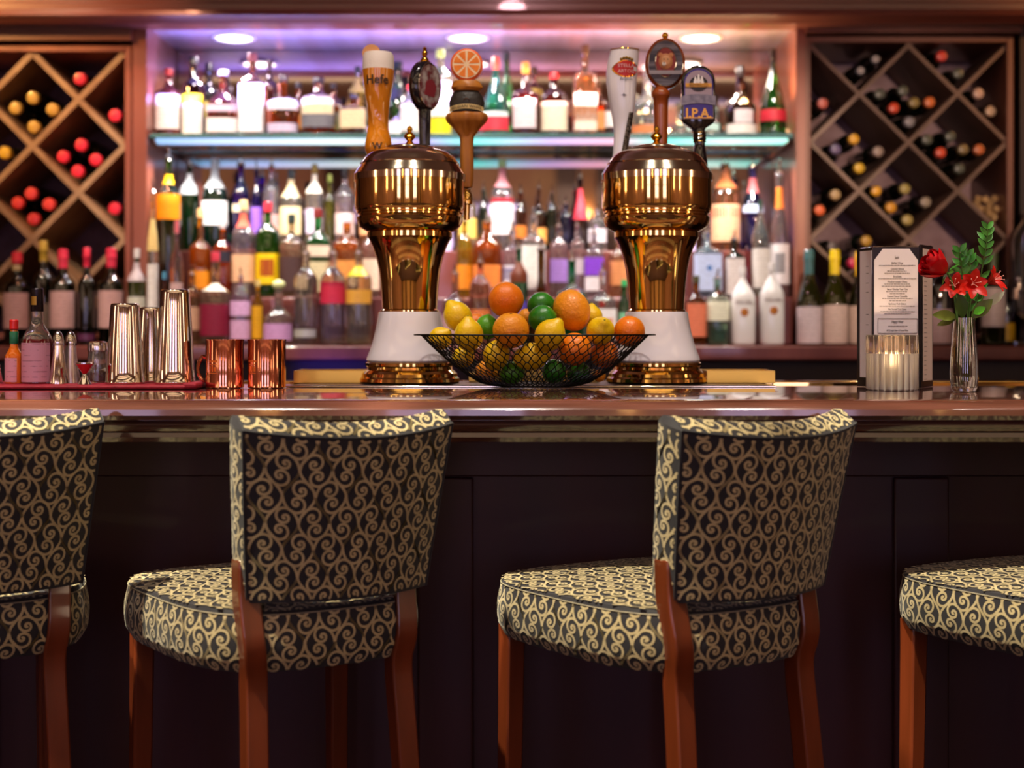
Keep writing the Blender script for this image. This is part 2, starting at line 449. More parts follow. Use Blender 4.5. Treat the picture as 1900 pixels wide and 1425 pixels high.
TIER = {'U': (4.80, ZS), 'V': (4.95, ZS), 'A': (4.595, ZCOUNT), 'B': (4.75, ZB), 'C': (4.895, ZCt)}
BY = {'U': 258, 'V': 258, 'A': 640, 'B': 553, 'C': 467}
W_ = 'f4f0ec'; CR = 'e0cfa8'; AM = 'b8560f'; DK = '2a0d0a'; CL = 'e8ecec'; GN = '1a7a30'; DG = '123a1c'
BT = [
 # tier, x, top, width, shape, glass, cap, capcol, labels, description
 ('U', 313, 128, 46, 'whiskey', '9a4030', 'cap', 'a03020', [(.10, .56, W_), (.56, .60, 'c8c0b8')], 'brown whiskey bottle with a tall grey-white label at the pillar end of the glass shelf'),
 ('U', 359, 106, 42, 'bordeaux', DK, 'cap', '0c0c10', [(.03, .40, W_), (.41, .52, 'e8d020')], 'dark red wine bottle with yellow band above its white label on the glass shelf'),
 ('V', 388, 118, 34, 'bordeaux', '0c1810', 'cap', '101014', [(.3, .5, 'd8c860')], 'slim black-necked bottle standing behind the yellow-banded bottle on the glass shelf'),
 ('U', 414, 132, 58, 'decanter', 'b04028', 'cork', 'e8e0dc', [(.05, .26, W_), (.36, .46, 'd8c8e0')], 'square amber bottle with clear stopper and two white labels on the glass shelf'),
 ('U', 469, 100, 44, 'square', 'c8703c', 'cap', '9a5a44', [(.05, .62, 'ffffff', 1.3)], 'tall square bottle covered by a blank bright white label on the glass shelf'),
 ('V', 500, 112, 34, 'tall', '6a3020', 'cap', '4a2c20', [(.2, .5, 'a05030')], 'brown bottle half hidden behind the bright white labelled square bottle'),
 ('U', 526, 142, 58, 'flask', 'a84a14', 'cap', '282020', [(.06, .2, 'c8b8d0'), (.42, .60, 'ece6f4')], 'wide amber bottle with a lilac-white shoulder label and dark cap on the glass shelf'),
 ('V', 554, 154, 32, 'whiskey', AM, 'cap', '101010', [(.2, .45, 'c0802c')], 'black-capped amber bottle peeking between the wide amber bottle and the bourbon'),
 ('U', 591, 145, 60, 'whiskey', '8a3810', 'cap', '181414', [(.14, .36, '6a6a70'), (.36, .66, CR)], 'stout bourbon bottle with a cream over grey label and black cap'),
 ('V', 619, 156, 34, 'whiskey', 'a04a10', 'cap', '141010', [(.2, .5, '5a5a30')], 'second-row amber bottle with black cap just right of the stout bourbon'),
 ('U', 657, 176, 46, 'square', '7a3a18', 'cap', '141414', [(.18, .72, 'e2c8a0')], 'short square bourbon with a wide tan label beside the beer-glass tap handle'),
 ('V', 664, 124, 34, 'tall', '8a7a20', 'cap', '2a3428', [(.65, .85, 'a89a50')], 'olive-yellow bottle rising behind the short tan-labelled bourbon'),
 ('V', 738, 115, 44, 'burgundy', '14501c', 'cap', '10241c', [(.05, .25, W_)], 'dark green bottle between the beer-glass handle and the black handle'),
 ('U', 762, 158, 38, 'tall', CL, 'cap', 'c03028', [(.1, .6, W_)], 'red-capped clear bottle with white label behind the black tap handle'),
 ('U', 817, 92, 46, 'tall', 'e8f4c8', 'cap', 'b8d860', [(.02, .2, 'e8dc20'), (.22, .62, 'f8fcf4')], 'tall clear bottle with yellow and white label left of the carved wooden handle'),
 ('U', 868, 150, 38, 'bordeaux', '8a2018', 'cap', '282020', [(.1, .45, 'f0f0dc')], 'red bottle with an ivory label hidden behind the carved wooden handle'),
 ('U', 920, 106, 54, 'teardrop', '48b89a', 'capsule', 'e06040', [(.07, .24, 'd83848'), (.24, .30, 'd8e8e8')], 'frosty teal teardrop cognac bottle with red label and red neck'),
 ('V', 940, 98, 44, 'teardrop', '128a28', 'cap', '10201a', [(.3, .4, '0c6a20')], 'bright green cognac bottle standing behind the teal teardrop bottle'),
 ('U', 975, 116, 54, 'flask', '7a1a1c', 'capsule', 'c8983c', [(.1, .48, 'e4d4d8', .8)], 'dark red liqueur bottle with a round silver label and gold neck foil'),
 ('V', 991, 125, 34, 'tall', 'a02a14', 'cap', '4a3010', [(.5, .7, 'b8a040')], 'brown-necked bottle directly behind the round silver label bottle'),
 ('U', 1028, 136, 50, 'whiskey', '3a1410', 'cap', 'a01c1c', [(.08, .52, 'ecdcc0', 1.3)], 'black-brown bottle with red wax cap and large cream label'),
 ('U', 1085, 84, 42, 'square', 'c08a58', 'cap', '5a4020', [(.06, .46, 'f0dcc8'), (.16, .32, 'e08030')], 'tall necked bottle with a white and orange label beside the cream-labelled bottle'),
 ('V', 1110, 150, 30, 'whiskey', 'c86414', 'cap', '604020', [(.2, .5, 'd89050')], 'narrow orange-brown bottle behind and right of the tall necked bottle'),
 ('U', 1139, 170, 34, 'tall', '4a3038', 'cap', '201820', [(.2, .55, 'e0dcd8')], 'dark bottle with grey label hiding behind the white tap handle'),
 ('U', 1202, 122, 66, 'round', 'dce8e4', 'cork', 'a8b0a8', [(.03, .14, 'c87848')], 'big round clear decanter bottle behind the brown oval-plaque tap handle'),
 ('U', 1302, 140, 66, 'round', 'd4ece4', 'cork', '484840', [(.08, .2, 'c0e0d8')], 'big round clear bottle behind the purple I.P.A. tap handle'),
 ('U', 1373, 122, 60, 'round', '34180c', 'capsule', '181418', [(.03, .16, 'f0e8e0'), (.17, .36, 'd8d0d0', .6)], 'dark round liqueur bottle with stacked white labels', ),
 ('U', 1434, 92, 50, 'teardrop', '145a20', 'capsule', '161216', [(.17, .3, 'c02838', 1.3)], 'green cognac bottle with a red band at the end of the glass shelf'),
 # back step
 ('C', 352, 298, 36, 'tall', '1c5a2c', 'pour', '', [(.62, .85, 'dce4e4')], 'green bottle with a white paper neck at the left end of the top step'),
 ('C', 399, 296, 48, 'rum', '1e5a40', 'cap', 'e8f4f0', [(.28, .54, 'f4faf8', 1.3), (.68, .93, 'e4f0ee')], 'dark green bottle with broad white label and long white neck'),
 ('C', 447, 294, 38, 'slim', '3c1498', 'pour', '', [(.42, .5, 'e8d8b8')], 'deep violet bottle with silver pour spout'),
 ('C', 476, 304, 32, 'slim', '281c7a', 'pour', '', [(.2, .5, '8c60d0')], 'indigo bottle next to the deep violet one'),
 ('C', 504, 298, 46, 'tall', 'dcd8e4', 'pour', '', [(.2, .4, 'c89898')], 'clear bottle with pour spout right of the indigo bottle'),
 ('C', 541, 316, 48, 'rum', 'd8d4c0', 'cap', '3c4850', [(.2, .54, 'e8d4a0'), (.66, .88, 'f0dcb0')], 'clear bottle with cream framed label and cream neck wrap'),
 ('C', 584, 305, 44, 'tall', 'e0dccc', 'cap', 'c8a858', [(.2, .48, 'd4c8e0'), (.66, .88, 'f4ecdc')], 'clear bottle with ivory neck and gold top on the highest step'),
 ('C', 612, 324, 28, 'slim', '8a9030', 'cap', '9aa850', [], 'slim olive green bottle beside the gold-topped clear bottle'),
 ('C', 640, 312, 44, 'tall', 'dcd0d8', 'cap', '302c34', [(.2, .45, 'd0b8b0')], 'clear black-capped bottle left of the first brass tower head'),
 ('C', 684, 318, 34, 'tall', 'd89468', 'cap', '101c14', [(.2, .5, 'e0a070')], 'peach coloured bottle with black cap beside the first brass tower head'),
 ('C', 868, 348, 42, 'tall', 'f0e8d0', 'pour', '', [(.2, .5, 'f0c860')], 'clear bottle with yellow label just right of the first brass tower'),
 ('C', 897, 345, 26, 'slim', '1c3c30', 'pour', '', [], 'slim blackish green bottle with pour spout left of the red-necked vodka'),
 ('C', 932, 298, 58, 'rum', 'e8dce0', 'cap', 'd8e8a0', [(.18, .52, 'f8ecec', 1.3), (.53, .58, '9a1c2c', 1.5), (.70, .92, 'ec9ca4')], 'vodka bottle with lime cap, pink neck label and broad white label'),
 ('C', 966, 350, 28, 'slim', '6a3018', 'pour', '', [(.2, .4, 'c07028')], 'slim amber bottle right of the broad white labelled vodka'),
 ('C', 1000, 342, 44, 'flask', '58240c', 'pour', '', [(.10, .34, 'e8a050')], 'brown flask bottle with orange label and spout on the top step'),
 ('C', 1024, 352, 30, 'tall', '18301c', 'pour', '', [], 'blackish green bottle behind the brown amphora bottle'),
 ('C', 1050, 372, 30, 'tall', '14225a', 'pour', '', [], 'dark blue bottle left of the red-necked bottle'),
 ('C', 1077, 322, 30, 'burgundy', '380c10', 'pour', '', [(.40, .80, 'e03c50')], 'dark bottle with a long bright red neck wrap'),
 ('C', 1108, 385, 34, 'tall', 'e8e4e4', 'pour', '', [(.2, .5, 'e8e0e8')], 'clear bottle between the red-necked bottle and the second brass tower'),
 ('C', 1345, 296, 54, 'rum', 'd89060', 'pour', '', [(.10, .50, 'f0b890', 1.3), (.36, .47, 'c83c20', 1.35), (.68, .86, 'f08850')], 'spiced rum bottle with orange label and orange neck'),
 ('C', 1396, 298, 42, 'burgundy', '1c1c7c', 'pour', '', [(.42, .50, 'c8d8f8'), (.64, .80, 'f07c80')], 'blue bottle with pink neck label and pour spout'),
 # middle step
 ('A', 284, 340, 30, 'slim', 'd8c8a0', 'pour', '', [(.15, .5, 'f0f0ec'), (.58, .78, 'f4dc90')], 'narrow bottle with white and pale yellow labels beside the left pillar'),
 ('B', 313, 276, 46, 'tall', '2c4418', 'pour', '', [(.52, .69, 'ffa010', 1.4), (.76, .82, 'f8c010', 1.5)], 'tall bottle with a glowing orange label and yellow neck ring'),
 ('A', 328, 410, 30, 'tall', 'd8a8a8', 'cap', 'e07480', [(.15, .5, 'd8b8b8')], 'pink-capped clear bottle in front of the orange-labelled tall bottle'),
 ('B', 372, 388, 41, 'flask', 'e08010', 'cap', 'f8d090', [(.1, .3, 'f0981c')], 'orange liqueur bottle with a cream cap on the middle step'),
 ('B', 413, 410, 42, 'whiskey', 'd85c10', 'cap', 'c8c4c8', [(.46, .6, '2c2c3c')], 'burnt orange bottle with dark shoulder label'),
 ('B', 452, 372, 50, 'rum', 'e0d4dc', 'cap', 'f0c890', [(.16, .44, 'e8bc94', 1.3), (.72, .86, 'e86040')], 'clear rum bottle with peach label and orange neck'),
 ('B', 497, 376, 46, 'tall', '2c7c14', 'cap', 'd42c3c', [(.14, .46, 'f4d010', 1.4), (.22, .40, 'a04010', .6)], 'green bottle with red cap and yellow label with brown centre'),
 ('B', 541, 398, 44, 'whiskey', 'c0b090', 'cap', '20302c', [(.08, .48, '4c3434')], 'clear bottle with dark arched label in the middle step row'),
 ('B', 590, 388, 48, 'whiskey', '168a3c', 'cap', '6c1818', [(.06, .40, 'e0d4a8'), (.46, .58, 'f8e0c8')], 'green gin bottle with maroon cap and cream shoulder seal'),
 ('B', 644, 398, 52, 'whiskey', 'e88830', 'cap', 'd0c4cc', [(.06, .44, 'f0a050')], 'wide light orange bottle left of the first brass tower'),
 ('B', 688, 410, 34, 'tall', 'd8c0b0', 'cap', 'c8b8b8', [(.1, .5, 'ecd4bc')], 'beige labelled bottle tucked against the first brass tower column'),
 ('B', 862, 400, 30, 'tall', 'e8c830', 'pour', '', [(.1, .4, 'e89020')], 'bright yellow bottle against the right side of the first brass tower'),
 ('B', 904, 402, 54, 'rum', 'e87818', 'pour', '', [(.12, .4, 'f08c40')], 'large orange bottle with pour spout above the fruit basket'),
 ('B', 951, 420, 38, 'square', 'e4dcec', 'pour', '', [(.05, .45, 'e8e4f4'), (.25, .4, '5c48c0')], 'clear square bottle with a blue-violet label patch'),
 ('B', 990, 392, 48, 'square', 'e8e4e4', 'pour', '', [(.1, .6, 'f0f0ec')], 'clear square bottle with full white label behind the brown amphora bottle'),
 ('B', 1037, 410, 40, 'tall', 'c8c0cc', 'pour', '', [(.2, .5, '9c78c8')], 'clear bottle with mauve label behind the green gin bottle'),
 ('B', 1071, 408, 36, 'tall', 'd8d0d8', 'pour', '', [(.3, .5, 'c8bcc4')], 'clear grey-labelled bottle left of the violet-labelled one'),
 ('B', 1102, 425, 40, 'square', 'd8d4e4', 'pour', '', [(.32, .58, '8440d8', 1.3), (.1, .3, 'e4e0e8')], 'clear square bottle with a vivid violet label'),
 ('B', 1147, 440, 34, 'tall', 'd0a880', 'pour', '', [(.2, .6, 'd8905c')], 'tan bottle with rust label against the second brass tower'),
 ('B', 1311, 424, 50, 'square', '9cc4e4', 'pour', '', [(.1, .62, 'b8c8ec', 1.3)], 'pale blue square gin bottle right of the second brass tower'),
 ('B', 1362, 436, 46, 'square', '20382c', 'pour', '', [(.05, .62, 'dcd4d0', 1.2)], 'black bottle with white pointed label in front of the spiced rum'),
 ('B', 1386, 455, 18, 'slim', 'c01848', 'pour', '', [], 'narrow crimson bottle squeezed between white bottles'),
 ('B', 1411, 372, 50, 'cone', 'dcece4', 'cap', '183828', [(.1, .5, 'e0dcd4', 1.3)], 'frosted white bottle with dark green cap'),
 ('B', 1446, 304, 44, 'burgundy', 'e4dce0', 'pour', '', [(.10, .40, 'eceaec', 1.3), (.18, .33, '8c8c90', .5), (.66, .82, 'f08430')], 'clear bottle with orange neck wrap and grey portrait label by the right pillar'),
 # front row on the counter
 ('A', 254, 462, 40, 'tall', '4c7c28', 'cap', 'dcdcdc', [(.2, .5, 'd8dccc'), (.66, .86, 'c8c0c8')], 'green bottle with white cap standing against the left pillar'),
 ('A', 305, 505, 26, 'tall', '7c1014', 'cap', '5cb0d8', [(.2, .5, 'a02828')], 'dark red bottle with light blue cap behind the steel shakers'),
 ('A', 357, 500, 36, 'tall', 'd8b080', 'pour', '', [(.2, .5, 'd8b090')], 'amber-clear bottle behind the tallest steel shaker'),
 ('A', 400, 468, 58, 'flask', 'dcc8b0', 'cap', 'd84058', [(.10, .44, '8c1c3c', 1.3), (.58, .66, 'f8f4dc')], 'clear bottle with a big maroon label above the first copper mug'),
 ('A', 447, 505, 38, 'cone', 'c8a8d8', 'pour', '', [(.08, .34, 'd4a8d0'), (.40, .6, 'dcb0e0')], 'lilac hourglass shaped bottle above the gap between the copper mugs'),
 ('A', 478, 520, 24, 'slim', 'd8a820', 'cap', 'c8b070', [(.1, .6, 'd8a018')], 'slim mustard yellow bottle beside the lilac bottle'),
 ('A', 517, 524, 62, 'round', 'dcd4d4', 'ball', 'd8e0a0', [(.08, .34, 'c898cc')], 'round clear tequila bottle with pale green ball stopper'),
 ('A', 568, 458, 44, 'tall', 'c8bcb8', 'pour', '', [(.08, .16, 'a8a890')], 'clear bottle with pour spout right of the round tequila bottle'),
 ('A', 618, 458, 48, 'tall', 'c8b4bc', 'pour', '', [(.42, .60, 'c82c44', 1.4), (.6, .64, 'a81c38')], 'clear bottle with a red label between the tequila and the first tower'),
 ('A', 666, 458, 48, 'tall', 'c8c0a8', 'pour', '', [(.42, .56, 'dca438', 1.4), (.7, .8, 'd8d020')], 'clear bottle with a golden label beside the first tower pedestal'),
 ('A', 845, 498, 50, 'flask', 'c09880', 'pour', '', [(.1, .4, 'c09c8c')], 'brownish clear flask bottle right of the first tower column'),
 ('A', 891, 475, 40, 'tall', 'e0a088', 'pour', '', [(.1, .4, 'd87840')], 'peach coloured bottle left of the topmost orange'),
 ('A', 963, 448, 40, 'tall', '1c5c3c', 'pour', '', [(.2, .42, '5848b8'), (.6, .8, '6c3018')], 'green bottle with blue label behind the topmost orange'),
 ('A', 1004, 450, 56, 'amphora', '5c3808', 'pour', '', [(.24, .50, 'd8bc9c', .9)], 'brown bell shaped bottle with cream label above the limes'),
 ('A', 1061, 472, 56, 'flask', '2c9c58', 'pour', '', [(.3, .5, '7cc090'), (.52, .60, 'd83848', .4)], 'green gin bottle above the pear shaped orange'),
 ('A', 1118, 495, 52, 'flask', 'dcd8dc', 'pour', '', [(.08, .46, 'f0eef0', 1.3), (.26, .34, 'd88050', .8)], 'clear rum bottle with white label left of the second tower'),
 ('A', 1158, 520, 22, 'slim', '1c9048', 'cap', '2cb068', [(.2, .5, '80c8a0')], 'small green bottle tucked beside the second tower column'),
 ('A', 1292, 512, 36, 'whiskey', '98500c', 'cap', '404020', [(.12, .60, 'd87858', 1.3)], 'whiskey bottle with salmon label right of the second tower pedestal'),
 ('A', 1331, 508, 42, 'whiskey', '88b8a0', 'pour', '', [(.34, .66, 'e4e4cc', 1.3)], 'clear vodka bottle with ivory label and glowing green foot', ),
]
# bottles standing side by side in a row get the width that fits between them
BT = [list(b_) for b_ in BT]
BT.sort(key=lambda b_: 'UVCBA'.index(b_[0]))
for _ in range(12):
    for i in range(len(BT)):
        for j in range(i):
            if BT[i][0] != BT[j][0]: continue
            dx = abs(BT[i][1] - BT[j][1]); q_ = (BT[i][3] + BT[j][3]) / 2
            if dx < q_ * 1.01 + .3: k = max(.6, (dx - .6) / q_); BT[i][3] *= k; BT[j][3] *= k
for row in BT:
    tier, x, top, w, shape, gc, cap, cc, labs, desc = row[:10]
    D, Z = TIER[tier]; s = F / D
    H = (BY[tier] - top) / s
    # keep the drawn top height in pixels at that depth
    H = PZ(top, D) - Z
    em = None
    if 'vodka bottle with ivory' in desc: em = (.72, .008, '8c2018')
    if 'pale blue' in desc: em = (.42, .009, '2c6cb8')
    if 'clear rum bottle with white' in desc: em = (.52, .010, '8c2018')
    if 'dark round liqueur' in desc: em = (.46, .011, 'e8dca8')
    o = bottle('liquor_bottle', 'bottle', desc, shape, PX(x, D), D, Z, H, w / s, gc, cap, cc or '888888', labs,
               grp={'U': 'bottles on the glass shelf', 'V': 'bottles on the glass shelf'}.get(tier, 'liquor bottles below the glass shelf'), emblem=em)
# white coconut rum bottles
def white_rum(px, lab):
    D = 4.585; s = F / D; H = PZ(488 if px > 1400 else 496, D) - ZCOUNT
    t = bottle('liquor_bottle', 'bottle', lab, 'cone', PX(px, D), D, ZCOUNT, H, 45 / s, 'f4f2f0', 'cap', 'f0eeec', [], 'white coconut rum bottles', gr=.3, tr=.05)
    t.rotation_euler = (0, 0, 0)
    yf = -22.5 / s * .98 - .0022
    m = MB(); pts = [(.0125*cos(a), .0125*sin(a)) for a in [2*pi*i/24 for i in range(24)]]
    m.slab(pts, yf, yf + .002, M=Matrix.Translation((0, 0, H * .42)))
    m.build('sun_emblem', mat('sun_emblem', 'd88a28', .5, noise=(60, '8c3c10')), t)
    text('MALIBU', .0135, TM((0, yf + .0005, H * .545)), mat('label_ink', '6c4c3c', .6), 'lettering', t, fit=.055)
    return t
white_rum(1378, 'white coconut rum bottle beside the glowing green-footed vodka bottle')
white_rum(1432, 'white coconut rum bottle nearest the right pillar')

# wine bottles standing on the counter in front of the racks
def wine(px, top, w, desc, gcol, capcol, labs, D=4.60, shape='bordeaux', ct=.86):
    s = F / D
    return bottle('wine_bottle', 'bottle', desc, shape, PX(px, D), D, ZCOUNT, PZ(top, D) - ZCOUNT, w / s, gcol, 'capsule', capcol, labs, 'wine bottles standing on the back bar', captop=ct)
PK = 'c8a09c'
wine(32, 468, 48, 'red wine bottle with short red capsule over a cream neck at the left end', '14180c', 'd02838', [(.18, .56, PK, 1.3), (.80, .86, 'b8a070')], ct=.93)
wine(81, 447, 38, 'taller dark wine bottle with a gold capsule behind the bitters bottle', '14180c', 'b89838', [(.15, .4, '6c5c50')], D=4.645)
wine(117, 463, 46, 'red-capped wine bottle with pink-grey label right of the gold-capped one', '14200c', 'd42c48', [(.18, .56, PK, 1.3)])
wine(161, 460, 33, 'unlabelled red-capped wine bottle between two labelled ones', '101c10', 'd82c48', [(.05, .12, '5c2c50')], D=4.57)
wine(206, 461, 46, 'red-capped wine bottle with pink-grey label nearest the left pillar', '14200c', 'd42c48', [(.18, .56, PK, 1.3)])
wine(1501, 464, 46, 'white wine bottle with a teal capsule next to the right pillar', '5a6420', '3c6c70', [(.02, .40, 'e0ccd0', 1.3)], shape='burgundy', ct=.80)
wine(1549, 464, 47, 'white wine bottle with a yellow capsule left of the menu', '6a7018', 'e8c818', [(.02, .42, 'd8bcb0', 1.3)], shape='burgundy', ct=.80)
wine(1594, 468, 40, 'wine bottle mostly hidden behind the menu', '3c4010', 'd8a820', [(.02, .42, 'c8ac9c', 1.3)], shape='burgundy', ct=.80)
wine(1742, 466, 46, 'dark wine bottle with a grey emblem label behind the rose', '14141c', '30303c', [(.02, .38, 'b09494', 1.3)], shape='bordeaux')
wine(1842, 470, 46, 'wine bottle with a pale label and green seal behind the flowers', '2c3410', '44502c', [(.20, .62, 'bcaca8', 1.3)], shape='bordeaux')
wine(1866, 520, 32, 'short dark bottle with a bright yellow label beside the glass dispenser', '181410', '181418', [(.06, .34, 'd0a418', 1.3)], D=4.655)

# glass beverage dispenser at the right edge
D = 4.58; s = F / D
gd = thing('drink_dispenser', 'large clear glass drink dispenser jar with a spigot beside the right wine rack', 'dispenser', (PX(1929, D), D, ZCOUNT + .001))
Hh = PZ(372, D) - ZCOUNT; R = 49 / s
gd.rotation_euler = (0, 0, radians(32))
cg = glass('e4e8e8', .02, .97)
m = MB(); pr = [(1e-4, .0), (R*.9, .0), (R*.9, .012), (R*.35, .03), (R*.3, .055), (R*.55, .08), (R*.95, .11), (R, .14), (R, Hh*.68), (R*.92, Hh*.78), (R*.6, Hh*.87), (R*.52, Hh*.9), (R*.5, Hh*.9), (R*.57, Hh*.86), (R*.88, Hh*.77), (R*.955, Hh*.67), (R*.955, .145), (R*.8, .11), (1e-4, .10)]
m.lathe(pr, seg=40); m.build('glass_jar', cg, gd)
m = MB(); m.lathe([(R*.56, Hh*.905), (R*.62, Hh*.905), (R*.62, Hh*.925), (R*.4, Hh*.95), (R*.12, Hh*.965), (R*.1, Hh*.98), (R*.18, Hh*.99), (R*.12, Hh), (1e-4, Hh)], seg=32)
m.build('glass_lid', cg, gd)
m = MB(); m.tube([(-R*.96, 0, .17), (-R*1.35, 0, .17)], .008, 10); m.tube([(-R*1.2, 0, .165), (-R*1.2, 0, .20)], .006, 8); m.sphere((-R*1.2, 0, .205), .011); m.tube([(-R*1.35, 0, .178), (-R*1.35, 0, .145)], .007, 8)
m.build('spigot', chrome, gd)

# ------------------------------------------------------------------ wine racks
def rack(name, label, x0, x1, ytop, ybot, px0, pitchx, py0, pitchy, rows, colm, zoff=0.):
    D = 4.70; t = thing(name, label, 'wine rack')
    z1 = PZ(ytop, D); z0 = PZ(ybot, D)
    X0, X1 = PX(x0, D), PX(x1, D)
    m = MB(); m.box(X0 - .012, X1 + .012, 5.06, 5.08, z0, z1); m.build('back_panel', rackback if x0 < 0 else rackback2, t)
    for a, b_, c, d in ((X0 - .022, X0, z0 - .02, z1 + .02), (X1, X1 + .022, z0 - .02, z1 + .02), (X0, X1, z1, z1 + .02), (X0, X1, z0 - .02, z0)):
        m = MB(); m.box(a, b_, D - .012, 5.06, c, d); bevel(m.build('frame_board', colm, t), .003)
    # lattice boards
    m = MB(); th = .0095 if x0 < 0 else .0062
    def zz(py): return PZ(py, D)
    def clip(xa, za, xb, zb):
        # clip segment to the frame
        ts = [0., 1.]
        dx, dz = xb - xa, zb - za
        t0, t1 = 0., 1.
        for p, q in ((-dx, xa - X0), (dx, X1 - xa), (-dz, za - z0), (dz, z1 - za)):
            if abs(p) < 1e-9:
                if q < 0: return None
            else:
                r = q / p
                if p < 0: t0 = max(t0, r)
                else: t1 = min(t1, r)
        if t1 - t0 < 1e-3: return None
        return xa + dx*t0, za + dz*t0, xa + dx*t1, za + dz*t1
    hx = pitchx; hy = pitchy
    for s_ in (1, -1):
        for k in range(-10, 11):
            xa = PX(px0 + k * 2 * hx, D); za = zz(py0)
            L = 12
            seg = clip(xa - L*(PX(px0 + hx, D) - PX(px0, D)) * s_, za - L*(zz(py0) - zz(py0 + hy)), xa + L*(PX(px0 + hx, D) - PX(px0, D)) * s_, za + L*(zz(py0) - zz(py0 + hy)))
            if not seg: continue
            ax, az, bx, bz = seg
            d = Vector((bx - ax, 0, bz - az)); ln = d.length; d.normalize(); nn = Vector((-d.z, 0, d.x)) * th
            A = Vector((ax, D, az)); B = Vector((bx, D, bz)); dep = Vector((0, .35 if s_ == 1 else .348, 0))
            if s_ == -1: A.y += .0015; B.y += .0015
            vs = [A - nn, A + nn, B + nn, B - nn]; vs += [v + dep for v in vs]
            m.add(vs, [(0,1,2,3),(7,6,5,4),(0,4,5,1),(1,5,6,2),(2,6,7,3),(3,7,4,0)])
    m.build('lattice', lattw if x0 < 0 else mat('lattice_wood_right', '7e6252', .5, noise=(10, '68503f')), t)
    return t
rack('wine_rack', 'diamond lattice wine rack with red and gold capped bottles beside the left pillar', -330, 233, 97, 618, 60, 85.5, 98, 86.5, 6, pillarw)
rack('wine_rack', 'diamond lattice wine rack behind the menu and flowers', 1503, 1866, 80, 618, 1686, 91.5, 84, 90, 6, mat('rack_wood_right', '7c5040', .4, coat=.3))
m = MB(); m.box(PX(1889, 4.7), 2.7, 4.68, 5.1, ZCOUNT + .001, 2.2); struct(m.build('trim_10', darkw))
m = MB(); m.box(-3.0, PX(-355, 4.7), 4.68, 5.1, ZCOUNT + .001, 2.2); struct(m.build('trim_11', darkw))
for nm, a, b_ in (('trim_12', PX(-355, 4.7), XL - .045), ('trim_13', XR + .03, PX(1889, 4.7))):
    m = MB(); m.box(a, b_, 4.66, 5.1, PZ(82 if nm == 'trim_12' else 68, 4.7) + .005, 2.225); struct(m.build(nm, headw))

LAID = []
def lying(px, py, capcol, label, rr=.0285, D=4.74, caprad=.0165, ring=False, bcol='0e120c'):
    X, Z = PX(px, D), PZ(py, D)
    left = px < 300
    D0 = 4.70
    qx, qz, hx, hz_ = (PX(60, D0), PZ(98, D0), 85.5/F*D0, 86.5/F*D0) if left else (PX(1686, D0), PZ(84, D0), 91.5/F*D0, 90/F*D0)
    L_ = 2*hx*hz_/sqrt(hx*hx + hz_*hz_)      # spacing of the lattice boards
    def gaps(X, Z):
        out = []
        for sg in (1, -1):
            nx, nz = (hz_, -sg*hx); q_ = sqrt(nx*nx + nz*nz); nx /= q_; nz /= q_
            d = ((X - qx)*nx + (Z - qz)*nz) / L_
            f = d - round(d); out.append((abs(f)*L_ - .0105, nx*(1 if f > 0 else -1), nz*(1 if f > 0 else -1)))
        return out
    for _ in range(30):
        for g, nx, nz in gaps(X, Z):
            if g < .0305: X += nx*(.0305 - g)*.5; Z += nz*(.0305 - g)*.5
    fx, fz = (PX(233, D0), PZ(97, D0)) if left else (PX(1866, D0), PZ(80, D0))
    X = min(X, fx - .034); Z = min(Z, fz - .034)
    rr = min(rr, max(.0145, min(g for g, _, _ in gaps(X, Z)) - .001))
    for (ox, oz, orr) in LAID:
        dd = sqrt((X-ox)**2 + (Z-oz)**2)
        if dd < rr + orr: rr = max(.0145, min(rr, dd - orr - .002))
    LAID.append((X, Z, rr))
    t = thing('wine_bottle', label, 'bottle', (X, D, Z), 0, 'wine bottles lying in the diamond racks')
    m = MB()
    pr = [(.0135, .019), (.0135, .085), (.017, .10), (.028, .115), (rr - .004, .128), (rr, .145), (rr, .293), (rr - .006, .299), (1e-4, .296)]
    Mx = Matrix.Rotation(-pi/2, 4, 'X')
    m.lathe(pr, seg=24, M=Mx); m.build('glass_body', mat('rack_bottle_' + bcol, bcol, .1, coat=.5), t)
    m = MB(); m.lathe([(1e-4, -.002), (.008, -.002), (caprad - .002, .0), (caprad, .003), (caprad, .020), (.0142, .021)], seg=22, M=Mx)
    m.build('capsule', plastic(capcol, .35), t)
    if ring:
        m = MB(); m.lathe([(.0045, -.0025), (.009, -.0045), (.0105, -.0025)], seg=20, M=Mx); m.build('cap_ring', plastic('e8e4e0'), t)
    return t
RED = 'd8203c'; GOLD = 'b8943c'; ORG = 'd8602c'; GRY = '50584c'; TAN = 'a8885c'
